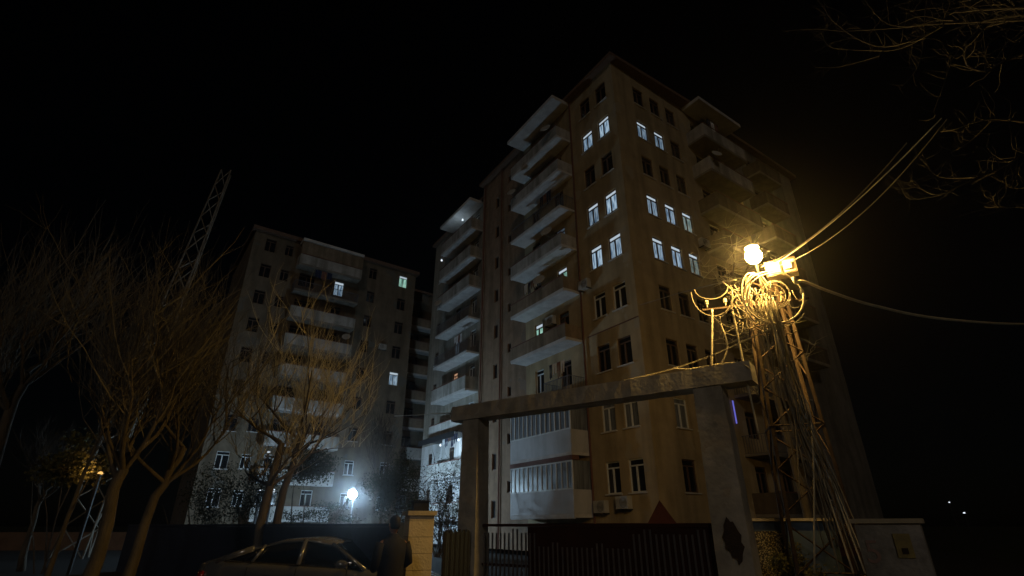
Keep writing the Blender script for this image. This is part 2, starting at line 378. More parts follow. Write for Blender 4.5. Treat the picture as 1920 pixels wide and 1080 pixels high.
m.quad(fl.p(28.7, -14, 0), fr_.p(22.2, -12, 0), fr_.p(22.2, -12, 29.4), fl.p(28.7, -14, 29.4))
m.build('wing_wall', M['wing_dim'], A)
m = MB()
m.box(fl.p(-.45, .45, 29.703), dL*17.3, -NL*12, UP*.28)
m.box(fl.p(16.853, NW+.35, 29.403), dL*12.1, -NL*13, UP*.28)
m.box(fr_.p(11.56, .45, 29.703), dR*11, -NR*12, UP*.28)
m.box(fl.p(.5, -.5, 29.99), dL*15, -NL*11, UP*.5)
m.build('roof', M['roof'], A)
m = MB()
m.box(fl.p(-.04, .04, 0), dL*10.3, -NL*.3, UP*1.745); m.box(fr_.p(.3, .04, 0), dR*21.9, -NR*.3, UP*1.745)
m.build('plinth', M['plinth'], A)
# little gabled cellar hood on the corner
m = MB()
tc_ = -C.normalized(); hv = V(-tc_.y, tc_.x, 0); hc = C+tc_*1.3
q = [hc-hv*.6+UP*1.7, hc+hv*.6+UP*1.7, hc+UP*2.62]
m.loft([q, [x-tc_*1.1 for x in q]]); m.box(hc-hv*.55, hv*1.1, -tc_*1.05, UP*1.69)
m.build('cellar_hood', M['plinth'], A)
LIT_L = {7: 'lit', 5: 'lit', 4: 'lit'}
for k, z in enumerate(ZC):
    for a in CW_:
        pn = LIT_L.get(k, 'curtain' if k == 1 else 'glass'); window(fl, a, z, LW, LH, 'wframe' if k <= 3 and k != 2 else 'frame', pn, A, label='lit window' if pn == 'lit' else None)
    for i, a in enumerate((2.43, 4.09, 5.75)):
        pn = 'lit' if (k in (4, 5) or (k == 7 and i < 2)) else ('curtain' if k == 1 else 'glass')
        if pn == 'lit' and i == 2: pn = 'lit_pale'
        window(fr_, a, z, LW, LH, 'frame' if pn != 'curtain' else 'wframe', pn, A, label='lit window' if pn in ('lit', 'lit_pale') else None)
    for a in (8.6, 11.2): window(fr_, a, z, 1.1, 1.5, 'frame', 'glass', A, sill=False)
    window(fr_, 15.6, z, 1.1, 1.5, 'frame', 'glass', A)
    if k > 1:
        window(fl, DR1, z-.1, 1.0, 1.5, 'frame', {4: 'lit_green', 5: 'lit_dim'}.get(k, 'glass'), A, sill=False)
        window(fl, DR2, z, .9, 1.5, 'wframe' if k == 2 else 'frame', {3: 'lit_green'}.get(k, 'glass'), A, sill=False)
    window(fl, 14.3, z-1.2, .55, 1.1, 'frame', 'glass', A, sill=False); window(fl, 12.4, z+.1, .45, .7, 'frame', 'glass', A, sill=False)
    window(fl, WG[0], z, 1.0, 1.5, 'wframe', 'glass', A, n=NW, sill=False)
    window(fl, WG[1], z, .9, 1.5, 'frame', {3: 'lit_warm'}.get(k, 'lit_dim' if k in (4, 8) else 'glass'), A, n=NW, sill=False)
    window(fl, WG[2], z, .8, 1.3, 'frame', 'glass', A, n=NW)
for k in range(9):
    z = ZF[k]
    if k in (0, 1): balcony(fl, 4.45, 10.3, 0, 1.25, z, A, 'glazed', 1.15, top=ZF[k+1]-.25 if k == 0 else ZF[k+1])
    elif k == 2: balcony(fl, 4.5, 6.9, 0, 1.15, z, A, 'rail')
    else: balcony(fl, 4.5, 10.3, 0, 1.25, z, A, 'parapet' if k < 5 else ('rail' if k == 6 else 'grey'), .8)
    balcony(fl, WB[0], WB[1], NW, 1.25, z, A, 'pale' if k < 3 else ('rail' if k in (4, 5) else 'grey'), 1.0)
    balcony(fr_, 7.3, 12.4, 0, 1.4, z, A, 'rail' if k in (1, 2) else ('grey' if k > 6 else 'dark'), 1.0, sm='slab_shade')
    if k > 2: balcony(fr_, 14.2, 17.3, 0, 1.3, z, A, 'dark', 1.0, sm='slab_shade')
s = MB(); fl.box(s, 4.4, 10.35, 0, 1.55, 29.4, 29.68); fl.box(s, WB[0], WB[1], NW, NW+1.5, 29.1, 29.38); fr_.box(s, 7.3, 12.4, 0, 1.5, 29.4, 29.68); s.build('balcony_canopy', M['slab'], A)
s = MB(); fl.box(s, 4.4, 10.33, .8, 1.28, ZF[1]-.24, ZF[1]-.01); s.build('fascia', M['band'], A)
for f2, a, n_ in ((fl, 4.28, .1), (fl, 13.5, .1), (fl, 16.3, .12)):
    s = MB(); s.tube([f2.p(a, n_, .3), f2.p(a, n_, 29.6)], .055, 8); s.build('drainpipe', M['band'], A)
for z, a0, a1 in ((ZF[3]+.15, .02, 4.0), (ZF[2]+.1, .3, 3.0)):
    m = MB(); fl.box(m, a0, a1, .0, .035, z, z+.05); m.build('moulding', M['band'], A)
s = MB(); fl.box(s, WB[0]-.1, WB[1]+.2, NW+.2, NW+2.1, ZF[2]-.12, ZF[2]-.06); fl.box(s, WB[0]-.1, WB[1]+.2, NW+2.06, NW+2.1, ZF[2]-.5, ZF[2]-.123); s.build('awning', M['black'], A)
# violet neon tube
nt_ = MB(); nt_.tube([fr_.p(6.9, .12, 6.7), fr_.p(6.9, .12, 7.95)], .04, 8)
tag(nt_.build('neon_tube', M['purple']), 'glowing violet vertical tube seen just right of the right gateway post', 'light')
# ---- left building
S0 = V(-19.5, 48.2, 0); SB = S0+dB*(-7.4)
Bb = thing('apartment_building', SB, 'long brown grey block with wide balconies behind the bare trees', 'building')
fb = F(SB, dB, nB)
ZB = [z*.972 for z in ZC]; ZFB = [z-1.75 for z in ZB]
m = MB(); ops = []
for z in ZB: ops += [(1.6, z, 1.0, 1.4), (3.4, z, .8, 1.2), (5.6, z, 1.6, 1.4), (8.9, z, 1.0, 1.6), (12.4, z, .9, 1.3), (16.0, z, 1.0, 1.4)]
wall(m, fb, 0, 17.5, .3, 28.35, ops)
m.quad(fb.p(0, 0, 0), fb.p(0, -12, 0), fb.p(0, -12, 28.35), fb.p(0, 0, 28.35)); m.quad(fb.p(17.5, 0, 0), fb.p(17.5, -12, 0), fb.p(17.5, -12, 28.35), fb.p(17.5, 0, 28.35))
m.quad(fb.p(0, -12, 0), fb.p(17.5, -12, 0), fb.p(17.5, -12, 28.35), fb.p(0, -12, 28.35))
m.build('wall', M['stucco_b'], Bb)
m = MB(); fb.box(m, -.3, 17.8, -12.2, .35, 28.3503, 28.75); m.build('roof', M['roof'], Bb)
m = MB(); fb.box(m, .0, 17.5, -.2, .05, 0, .6); m.build('plinth', M['plinth'], Bb)
for k, z in enumerate(ZB):
    for a, w_, h in ((1.6, 1.0, 1.4), (3.4, .8, 1.2), (5.6, 1.6, 1.4), (8.9, 1.0, 1.6), (12.4, .9, 1.3), (16.0, 1.0, 1.4)):
        pn = 'glass'
        if k == 7 and a == 8.9: pn = 'lit'
        if k == 8 and a == 16.0: pn = 'lit_green'
        if k == 4 and a == 16.0: pn = 'lit'
        window(fb, a, z, w_, h, 'wframe' if (k < 2 or pn != 'glass') else 'frame', pn, Bb, sill=k < 3)
    balcony(fb, 4.3, 10.7, 0, 1.3, ZFB[k], Bb, 'pale' if k < 2 else ('grey' if k != 7 else 'rail'), 1.0, sm='slab' if k < 4 else 'slab_shade')  # upper floors take darker colours in place of weaker floodlight
s = MB(); fb.box(s, 4.3, 10.7, 0, 1.4, 28.05, 28.33); s.build('balcony_canopy', M['slab'], Bb)
s = MB(); fb.box(s, 4.3, 10.7, .95, 1.28, 26.4, 28.0); s.build('loggia_panel', M['parapet'], Bb)
# ---- link block between them
SC = SB+dB*17.5-nB*4
Lk = thing('apartment_building', SC, 'dark narrow block with stacked small balconies between the two large blocks', 'building')
fk = F(SC, dB, nB)
m = MB(); ops = [(2.2, z, 1.5, 1.5) for z in ZC]+[(5.6, z, 1.0, 1.4) for z in ZC]
wall(m, fk, .02, 9, .0, 28.2, ops); m.quad(fk.p(9, 0, 0), fk.p(9, -8, 0), fk.p(9, -8, 28.2), fk.p(9, 0, 28.2)); m.build('wall', M['stucco_b'], Lk)
m = MB(); fk.box(m, .02, 9.2, -8, .3, 28.203, 28.5); m.build('roof', M['roof'], Lk)
for k, z in enumerate(ZC):
    if z > 27: continue
    window(fk, 2.2, z, 1.5, 1.5, 'wframe' if k < 2 else 'frame', 'curtain' if k < 2 else 'glass', Lk, sill=False); window(fk, 5.6, z, 1.0, 1.4, 'frame', 'glass', Lk)
    balcony(fk, .3, 4.6, 0, 1.2, ZF[k], Lk, 'pale' if k < 3 else 'parapet', 1.0)
# ---- things on the facades
def air_con(f, a, n, z, label):
    t = thing('air_conditioner', f.p(a, n, z), label, 'air conditioner', 'air conditioners on the corner building')
    s = MB(); f.box(s, a-.4, a+.4, n+.08, n+.38, z, z+.56); s.build('casing', M['ac'], t)
    s = MB(); c = f.p(a-.1, n+.385, z+.28)
    for r_ in (.22, .16, .10, .04): s.tube([c+(f.D*math.cos(q)+UP*math.sin(q))*r_ for q in [i*math.pi/8 for i in range(17)]], .009, 4)
    s.build('fan_grille', M['black'], t)
    s = MB(); f.box(s, a-.35, a-.31, n, n+.4, z-.05, z-.003); s.build('bracket', M['black'], t); s = MB(); f.box(s, a+.31, a+.35, n, n+.4, z-.05, z-.003); s.build('bracket', M['black'], t)
air_con(fl, 2.0, 0, 2.35, 'air conditioner low on the tan wall beneath the lower pair of windows')
air_con(fl, 3.6, 0, 2.2, 'air conditioner low beside the white enclosed balcony at the drainpipe')
air_con(fl, 3.75, 0, 14.4, 'air conditioner high on the tan wall left of the lit pairs of windows')
def dish(f, a, n, z, label, r_=.4):
    t = thing('satellite_dish', f.p(a, n, z), label, 'satellite dish', 'satellite dishes on the balconies')
    ax = (f.N*.8+f.D*-.4+UP*.45).normalized(); e1 = ax.orthogonal().normalized(); e2 = ax.cross(e1); c = f.p(a, n+.35, z+.35)
    rings = [[c+ax*(d_)+(e1*math.cos(q)+e2*math.sin(q))*rr for q in [i*math.pi/9 for i in range(18)]] for rr, d_ in ((.02, 0), (r_*.5, .03), (r_, .12), (r_*1.02, .11), (r_*.5, .01), (.02, -.02))]
    s = MB(); s.loft(rings); s.build('reflector', M['dish'], t, True)
    s = MB(); s.tube([f.p(a, n, z), f.p(a, n+.2, z), c-ax*.02], .02, 6); s.build('mount', M['bar'], t)
    s = MB(); s.tube([c-UP*r_*.9+ax*.1, c+ax*.42], .01, 5); s.tube([c+ax*.42, c+ax*.34], .03, 6); s.build('receiver', M['ac'], t)
dish(fl, 5.2, 1.25, ZF[8]+.6, 'small satellite dish on the topmost balcony of the corner building')
dish(fl, 5.5, 1.25, ZF[5]+1.0, 'satellite dish on the balcony rail above the greenish lit window')
dish(fl, 6.4, 1.25, ZF[4]+.9, 'satellite dish beside the greenish lit window')
dish(fl, 23.6, NW+1.25, ZF[6]-.2, 'satellite dish low on the far left wing balcony of the corner building')
def laundry(f, a0, n, z, items, label):
    t = thing('laundry_line', f.p(a0, n, z), label, 'laundry', 'laundry hung on balconies')
    L_ = sum(w_+.04 for w_, h, c in items)
    s = MB(); s.tube([f.p(a0-.1, n, z), f.p(a0+L_+.1, n, z)], .008, 4); s.build('line', M['bar'], t)
    a = a0
    for w_, h, c in items:
        s = MB(); nx = 6
        fr0 = [f.p(a+w_*i/nx, n+.03*math.sin(i*2.1), z) for i in range(nx+1)]; fr1 = [f.p(a+w_*i/nx, n+.06*math.sin(i*2.1+1), z-h*(1-.05*math.sin(i))) for i in range(nx+1)]
        for i in range(nx):
            s.box(fr0[i], fr0[i+1]-fr0[i], f.N*.006, fr1[i]-fr0[i])
        s.build('garment', M[c], t); a += w_+.04
laundry(fl, 4.75, 1.2, ZF[2]+2.0, [(.35, .7, 'cloth_w'), (.3, .9, 'cloth_r'), (.4, .6, 'cloth_w'), (.25, .8, 'cloth_d')], 'white laundry above the slatted railing of the small balcony')
laundry(fl, 18.7, NW+1.5, ZF[2]+.1, [(.6, .9, 'cloth_d'), (.4, 1.1, 'cloth_d'), (.5, .7, 'cloth_r'), (.5, 1.0, 'cloth_d'), (.4, .8, 'cloth_w')], 'dark laundry under the black awning on the floodlit wing')
laundry(fl, 19.3, NW+1.2, ZF[4]+1.9, [(.3, .7, 'cloth_w'), (.3, .6, 'cloth_r'), (.3, .7, 'cloth_w'), (.4, .5, 'cloth_w')], 'pale laundry on a middle balcony of the far left wing')
laundry(fl, 7.2, 1.2, ZF[4]+1.9, [(.3, .6, 'cloth_w'), (.35, .5, 'cloth_r'), (.3, .8, 'cloth_d'), (.4, .6, 'cloth_w')], 'mixed laundry left of the greenish window of the middle storey')
laundry(fl, 5.4, 1.2, ZF[6]+1.9, [(.5, .9, 'cloth_d'), (.3, .6, 'cloth_r'), (.35, .8, 'cloth_d')], 'dark laundry high on the railed balcony of the corner building')
laundry(fb, 6.0, 1.25, ZF[7]+2.0, [(.6, .8, 'cloth_d'), (.5, .9, 'cloth_r'), (.5, .7, 'cloth_d')], 'dark laundry on the railed balcony of the long brown grey block')
laundry(fr_, 8.0, 1.35, ZF[8]+1.9, [(.4, .8, 'cloth_d'), (.4, .9, 'cloth_w'), (.4, .7, 'cloth_r')], 'laundry on the top balcony of the right hand face')
dish(fl, 9.6, 1.25, ZF[7]+.7, 'satellite dish at the left end of the second balcony from the top', .35)
dish(fr_, 7.6, 1.4, ZF[7]+.8, 'satellite dish near the corner on the right hand face', .35)
dish(fb, 9.9, 1.3, ZF[5]+.9, 'satellite dish on the long brown grey block', .4)
air_con(fl, 7.2, 0, 13.2, 'air conditioner beside the lit window on the balcony wall')
air_con(fr_, 6.75, 0, 17.6, 'air conditioner right of the triple lit windows')
air_con(fb, 14.3, 0, 18.6, 'air conditioner high on the long brown grey block')
# small lamps on balconies
def bulb(p, label, m_='spot_w', r_=.09):
    s = MB(); s.lathe(p, [(.01, -r_), (r_*.7, -r_*.7), (r_, 0), (r_*.7, r_*.7), (.02, r_*1.3)], 10); return tag(s.build('balcony_lamp', M[m_], None, True), label, 'lamp', 'small lamps on balconies')
bulb(fl.p(20.8, NW+.9, ZF[8]+2.3), 'tiny white lamp on the top balcony of the far left wing')
bulb(fl.p(24.4, NW+1.2, ZF[7]+2.3), 'tiny white lamp one storey below the top on the far left wing')
bulb(fl.p(22.5, NW+1.1, ZF[1]+2.6), 'small white lamp under the awning of the floodlit wing')
bulb(fl.p(19.5, NW+1.0, ZF[2]-.5), 'small lamp just under the awning close to the gateway post')
ld = bpy.data.lights.new('balcony_light', 'POINT'); lo = bpy.data.objects.new('balcony_light', ld); col.objects.link(lo); ld.energy = 14; ld.shadow_soft_size = .1; ld.color = (.65, .85, 1); lo.location = fl.p(21.6, NW+.8, ZF[8]+2.0)
lo2 = lo.copy(); col.objects.link(lo2); lo2.data = ld.copy(); lo2.data.energy = 25; lo2.location = fl.p(21.0, NW+.8, ZF[1]+2.3)
# ---------------------------------------------------------------- gateway
PL = V(-.9, 13.0, 0); PR = V(3.80, 9.73, 0); gd = (PR-PL).normalized(); gn = V(gd.y, -gd.x, 0)
if gn.y > 0: gn = -gn
fg = F(PL, gd, gn); span = (PR-PL).length
G = thing('concrete_gateway', (PL+PR)/2, 'weathered concrete portal frame of two posts and a heavy beam over the gate', 'gateway')
def rough_box(f, a0, a1, n0, n1, z0, z1, cuts, taper=0, jit=.005):
    m = MB(); rings = []
    long_a = (a1-a0) > (z1-z0)
    rnd = random.Random(5+int(a0*10))
    for i in range(cuts+1):
        t = i/cuts; j = [rnd.uniform(-jit, jit) for _ in range(8)]
        if long_a:
            a = a0+(a1-a0)*t; rings.append([f.p(a, n0+j[0], z0+j[1]), f.p(a, n1+j[2], z0+j[3]), f.p(a, n1+j[4], z1+j[5]), f.p(a, n0+j[6], z1+j[7])])
        else:
            z = z0+(z1-z0)*t; k = taper*(1-t); rings.append([f.p(a0-k+j[0], n0-k+j[1], z), f.p(a1+k+j[2], n0-k+j[3], z), f.p(a1+k+j[4], n1+k+j[5], z), f.p(a0-k+j[6], n1+k+j[7], z)])
    m.loft(rings); return m
rough_box(fg, -.24, .24, -.22, .22, 0, 4.02, 16, .03).build('post', M['concrete'], G)
rough_box(fg, span-.26, span+.26, -.22, .22, 0, 4.02, 16, .04).build('post', M['concrete'], G)
rough_box(fg, -.6, span+.82, -.25, .25, 4.03, 4.39, 34).build('beam', M['concrete'], G)
s = MB(); c0 = fg.p(span+.02, .285, 0)
out = [(-.03, 1.78), (.02, 1.70), (.06, 1.71), (.12, 1.57), (.16, 1.50), (.14, 1.40), (.18, 1.33), (.13, 1.22), (.11, 1.12), (.05, 1.06), (.04, 1.15), (-.03, 1.17), (-.05, 1.26), (-.12, 1.29), (-.11, 1.40), (-.15, 1.47), (-.10, 1.57), (-.09, 1.66)]
s.quad(*[c0+gd*x+UP*z for x, z in out]); 
rr = [[c0+gd*x+UP*z for x, z in out], [c0+gd*x+UP*z-gn*.03 for x, z in out]]; s = MB(); s.loft(rr)
s.build('worn_patch', M['mark'], G)
# gate
GT = thing('metal_gate', fg.p(span/2, 0, 0), 'dark red sheet metal gate with grey upright bars between the gateway posts', 'gate')
s = MB(); fg.box(s, 1.5, span-.3, -.03, -.01, .1, 1.62); s.build('sheet', M['gate'], GT)
s = MB(); fg.box(s, .3, span-.3, -.04, .03, 1.623, 1.68); fg.box(s, .3, span-.3, -.008, .03, .85, .9); fg.box(s, .3, span-.3, -.008, .03, .1, .16); s.build('rail', M['gate'], GT)
for i in range(46):
    a = .36+(span-.75)*i/45; s = MB(); tall = 1.5 if i % 9 < 7 else 1.58
    fg.box(s, a, a+.035, .033, .05, .12, tall-(.25 if i > 12 and i < 32 else 0)); s.build('bar', M['bar'], GT)
# low wall and fence between the stone pillar and the gateway
W1 = V(-1.25, 10.1, 0); fw = F(W1, (PL-W1).normalized(), V((PL-W1).normalized().y, -(PL-W1).normalized().x, 0))
s = MB(); L1 = (PL-W1).length
fn = thing('fence', W1, 'dark upright board fence between the cream pillar and left gateway post', 'fence')
for i in range(17):
    a = .1+(L1-.5)*i/17; s = MB(); fw.box(s, a, a+.12, 0, .03, .05, 1.55+.03*math.sin(i*2.3)); s.build('board', M['navy'] if i % 3 else M['black'], fn)
s = MB(); fw.box(s, .05, L1-.3, -.05, -.003, .4, .48); fw.box(s, .05, L1-.3, -.05, -.003, 1.2, 1.28); s.build('rail', M['black'], fn)
# cream stone pillar turned towards the lamp
PP = V(-1.60, 9.7, 0); pz = R(22)
st = thing('stone_pillar', PP, 'cream stone block pillar with flat cap lit amber beside the person', 'pillar')
s = MB(); s.cbox(PP+UP*.9, .42, .42, 1.8, pz); s.build('shaft', M['pillar'], st)
s = MB(); s.cbox(PP+UP*.12, .52, .52, .24, pz); s.build('base', M['pillar_cap'], st)
s = MB(); s.cbox(PP+UP*1.838, .5, .5, .07, pz); s.build('cap', M['pillar_cap'], st)
s = MB(); s.cbox(PP+UP*1.95, .26, .2, .15, pz); s.cbox(PP+UP*2.035, .3, .24, .018, pz)
tag(s.build('pillar_lamp_box', M['black']), 'small black box resting on top of the cream stone pillar', 'lamp box')
# dark blue yard wall
wa = V(-15.5, 23, 0); wb = V(-2.0, 10.35, 0); wd = (wb-wa).normalized(); fy = F(wa, wd, V(wd.y, -wd.x, 0))
yw = thing('yard_wall', wa, 'long dark blue painted yard wall behind the car', 'wall')
s = MB(); fy.box(s, 0, (wb-wa).length, -.1, .1, 0, 1.62); s.build('wall', M['navy'], yw)
s = MB(); fy.box(s, -.05, (wb-wa).length, -.14, .14, 1.623, 1.68); s.build('coping', M['navy'], yw)
# right hand walls
wc = pt(1392, 975, 11.7); we = pt(1560, 982, 12.0); wc.z = we.z = 0; w2 = (we-wc).normalized(); f2 = F(wc, w2, V(w2.y, -w2.x, 0))
if f2.N.y > 0: f2.N = -f2.N
rw = thing('boundary_wall', wc, 'low wall with green painted band and thin coping right of the gateway', 'wall')
s = MB(); f2.box(s, .0, (we-wc).length, -.1, .1, 0, 1.72); s.build('wall', M['bluepaint'], rw)
s = MB(); f2.box(s, -.03, (we-wc).length, -.15, .16, 1.723, 1.77); s.build('coping', M['pillar_cap'], rw)
s = MB(); f2.box(s, .05, .62, .103, .24, 0, 1.55)
tag(s.build('pebble_dash_pier', M['pebble']), 'amber lit pebble dash pier against the wall right of the gateway post', 'pier')
# pier with notice
pc = pt(1680, 1040, 6.6); pc.z = 0; prz = R(-38)
cp = thing('concrete_pier', pc, 'broad grey concrete pier with yellow notice and faded painted 5 at bottom right', 'pier')
s = MB(); s.cbox(pc+UP*.83, .52, .35, 1.66, prz); s.build('shaft', M['concrete_p'], cp)
s = MB(); s.cbox(pc+UP*1.688, .58, .41, .04, prz); s.build('cap', M['pillar_cap'], cp)
px_ = V(math.cos(prz), math.sin(prz), 0); pn_ = V(math.sin(prz), -math.cos(prz), 0)
s = MB(); s.box(pc+px_*.03+pn_*.178+UP*1.38, px_*.13, pn_*.012, UP*.2); s.build('notice', M['notice'], cp)
s = MB(); s.box(pc+px_*.07+pn_*.192+UP*1.41, px_*.05, pn_*.004, UP*.05); s.build('notice_print', M['mark'], cp)
cu = bpy.data.curves.new('painted_number', 'FONT'); cu.body = '5'; cu.size = .28; cu.extrude = .003; cu.align_x = 'CENTER'
tmp = bpy.data.objects.new('tmp', cu); tmesh = bpy.data.meshes.new_from_object(tmp); bpy.data.objects.remove(tmp); tmesh.materials.clear(); tmesh.materials.append(M['graffiti'])
tx = bpy.data.objects.new('painted_number', tmesh); col.objects.link(tx)
tx.parent = cp; tx.location = px_*-.16+pn_*.18+UP*1.33; tx.rotation_euler = (math.pi/2, 0, prz)
# ---------------------------------------------------------------- pylon, lamp, cables
TB = V(5.25, 9.75, 0)
PY = thing('utility_pylon', TB, 'rusty lattice steel utility pylon wrapped in cables beside the gateway beam', 'pylon')
TOPZ = 6.35
th = R(18); ex = V(math.cos(th), -math.sin(th), 0); ey = V(math.sin(th), math.cos(th), 0)
def leg(sx, sy, z): 
    w_ = .56-.035*z; return TB+ex*sx*w_+ey*sy*w_*.8+UP*z
for sx in (-1, 1):
    for sy in (-1, 1):
        s = MB(); a, b = leg(sx, sy, 0), leg(sx, sy, TOPZ)
        s.box(a, ex*.06*-sx, ey*.012*-sy, b-a); s.box(a, ex*.012*-sx, ey*.06*-sy, b-a); s.build('leg', M['steel'], PY)
zz = [0, .9, 1.75, 2.55, 3.3, 4.0, 4.65, 5.25, 5.8, 6.3]
for i in range(len(zz)-1):
    for f0, f1 in (((-1, -1), (1, -1)), ((1, -1), (1, 1)), ((1, 1), (-1, 1)), ((-1, 1), (-1, -1))):
        s = MB(); p, q = (f0, f1) if i % 2 else (f1, f0)
        s.tube([leg(*p, zz[i]), leg(*q, zz[i+1])], .015, 4); s.build('brace', M['steel'], PY)
    if i % 3 == 1:
        s = MB()
        for f0, f1 in (((-1, -1), (1, -1)), ((1, -1), (1, 1)), ((1, 1), (-1, 1)), ((-1, 1), (-1, -1))): s.tube([leg(*f0, zz[i]), leg(*f1, zz[i])], .015, 4)
        s.build('ring_brace', M['steel'], PY)
CA0 = pt(1300, 575, 10.7); CA1 = pt(1500, 560, 10.8)
s = MB(); q0 = TB-ex*1.25+UP*5.72-ey*.25; q1 = TB+ex*.75+UP*5.72-ey*.25
s.box(q0, q1-q0, ey*.035, UP*.035); s.build('cross_arm', M['steel'], PY)
s = MB()
for i in range(6):
    c = q0+(q1-q0)*(.05+.18*i)+UP*.06; s.lathe(c, [(.012, 0), (.012, .05), (.04, .06), (.035, .09), (.045, .10), (.03, .15), (.01, .16)], 8)
s.build('insulator', M['cable_l'], PY)
s = MB(); s.tube([TB+UP*(TOPZ-.4), TB+UP*(TOPZ+.35)], .03, 6); s.build('mast', M['steel'], PY)
# junction box
jb = pt(1465, 505, 10.35); jz = R(-32)
J = thing('meter_box', jb, 'cream metal meter box brightly lit on top of the pylon beside the amber lamp', 'meter box')
s = MB(); s.cbox(jb, .54, .22, .32, jz); s.build('casing', M['box'], J)
bx = V(math.cos(jz), math.sin(jz), 0); bn = V(math.sin(jz), -math.cos(jz), 0)
s = MB(); o_ = jb+bn*.112
for a0, a1, z0, z1 in ((-.27, .27, .13, .16), (-.27, .27, -.16, -.13), (-.27, -.24, -.127, .127), (.24, .27, -.127, .127), (-.015, .015, -.127, .127)): s.box(o_+bx*a0+UP*z0, bx*(a1-a0), bn*.02, UP*(z1-z0))
s.build('rim', M['steel'], J)
s = MB(); s.box(o_+bx*.06-UP*.07, bx*.13, bn*.03, UP*.14); s.build('meter', M['cable_l'], J)
s = MB(); s.box(o_+bx*-.2+UP*.02, bx*.06, bn*.008, UP*.06); s.build('label_plate', M['band'], J)
# street lamp on its arm
LP = pt(1412, 477, 9.95)
SL = thing('street_lamp', LP, 'glaring amber street lamp on an arm at the top of the pylon', 'street lamp')
s = MB(); s.tube([TB+UP*(TOPZ-.1), TB+UP*(TOPZ+.2)+(LP-TB)*.2*V(1, 1, 0).length*.5, LP+V(.12, .2, .2)], .025, 8) if False else s.tube([TB+UP*(TOPZ-.1), (TB+UP*(TOPZ+.25))*.6+(LP+UP*.2)*.4, LP+V(.05, .12, .17)], .025, 8)
s.build('arm', M['lampbody'], SL)
hd = (LP-TB); hd.z = 0; hd.normalize(); hs = V(-hd.y, hd.x, 0)
s = MB(); rings = []
for t, w_, h in ((-.34, .04, .04), (-.2, .10, .09), (0, .17, .12), (.2, .15, .10), (.3, .05, .05)):
    rings.append([LP+hd*(t*.6)+hs*w_*.8*math.cos(q)+UP*(.12+max(0, math.sin(q))*h*.7) for q in [i*math.pi/6 for i in range(12)]])
s.loft(rings); s.build('housing', M['lampbody'], SL, True)
M['sodium'] = emat('sodium lamp bowl', (1.0, .59, .145), LAMP_P/(124*.0225))
s = MB(); s.lathe(LP-UP*.04, [(.01, -.15), (.08, -.13), (.13, -.075), (.15, 0), (.13, .075), (.09, .13), (.06, .14)], 18); s.build('bowl', M['sodium'], SL, True)
# cables
def cable(pts, r_, name, label, cat='cable', group=None, m_='cable', n=5, sub=6):
    P = [Vector(p) for p in pts]; q = []
    for i in range(len(P)-1):
        p0, p1, p2, p3 = P[max(i-1, 0)], P[i], P[i+1], P[min(i+2, len(P)-1)]
        for k in range(sub):
            t = k/sub; q.append(.5*((2*p1)+(-p0+p2)*t+(2*p0-5*p1+4*p2-p3)*t*t+(-p0+3*p1-3*p2+p3)*t**3))
    q.append(P[-1]); s = MB(); s.tube(q, r_, n); return tag(s.build(name, M[m_], None, True), label, cat, group)
gr = 'cables running down the pylon'
runs = [((1437, 560), (1475, 700), (1530, 860), (1600, 1075), .022, 'cable_l', 'thick pale cable running down the middle of the pylon bundle'),
 ((1445, 565), (1483, 700), (1546, 870), (1622, 1075), .02, 'cable_l', 'pale cable on the right edge of the pylon bundle'),
 ((1430, 570), (1465, 690), (1510, 830), (1575, 1075), .018, 'cable', 'dark cable on the left edge of the pylon bundle'),
 ((1450, 560), (1490, 720), (1560, 880), (1645, 1075), .016, 'cable', 'dark cable slanting furthest right down the pylon bundle'),
 ((1440, 575), (1478, 720), (1520, 780), (1527, 1075), .022, 'cable_l', 'pale cable that leaves the bundle and hangs straight down'),
 ((1434, 565), (1468, 700), (1490, 790), (1500, 940), .014, 'cable', 'thin dark cable dropping inside the pylon'),
 ((1443, 560), (1480, 690), (1535, 860), (1610, 1070), .015, 'cable', 'thin dark cable twisted into the middle of the bundle'),
 ((1447, 570), (1486, 705), (1552, 878), (1632, 1075), .013, 'cable_l', 'thinnest pale cable in the bundle')]
for i, (a, b, c_, d_, r_, m_, lb) in enumerate(runs):
    cable([pt(*a, 10.0), pt((a[0]+b[0])/2+3*math.sin(i*2), (a[1]+b[1])/2, 9.93), pt(*b, 9.9+.02*i), pt(*c_, 9.85), pt(*d_, 9.6)], r_*.65, 'cable', lb, 'cable', gr, m_)
def coil(c, rx, rz_, turns, label, r_=.014, m_='cable_l', arc=(0, 1), tilt=0):
    s = MB()
    for k in range(turns):
        q = []; ox, oz = random.uniform(-.04, .04), random.uniform(-.04, .04); sc = random.uniform(.85, 1.05) if k else 1
        for i in range(33):
            an = 2*math.pi*(arc[0]+(arc[1]-arc[0])*i/32); q.append(c+ex*(rx*sc*math.cos(an)+ox)+UP*(rz_*sc*math.sin(an)+oz)+ey*(.03*k+tilt*math.sin(an)))
        s.tube(q, r_*.75, 5)
    return tag(s.build('cable_coil', M[m_], None, True), label, 'cable coil', 'coils of cable hanging on the pylon')
coil(pt(1450, 557, 9.95), .50, .52, 2, 'largest bright loop of cable right of the pylon head under the meter box', .02)
coil(pt(1455, 550, 10.1), .23, .26, 3, 'small tight coil inside the largest loop', .013, 'cable')
coil(pt(1422, 560, 10.0), .22, .5, 2, 'tall narrow bright loop left of the meter box', .018)
coil(pt(1333, 550, 10.6), .40, .52, 1, 'wide open loop hanging at the far left of the cross arm', .016, 'cable', (.48, 1.02))
coil(pt(1335, 535, 10.6), .33, .27, 1, 'shallow inner loop hanging at the far left of the cross arm', .014, 'cable', (.5, 1.0))
coil(pt(1388, 572, 10.4), .16, .25, 3, 'tangled small coil in the middle of the cross arm', .012, 'cable')
s = MB()
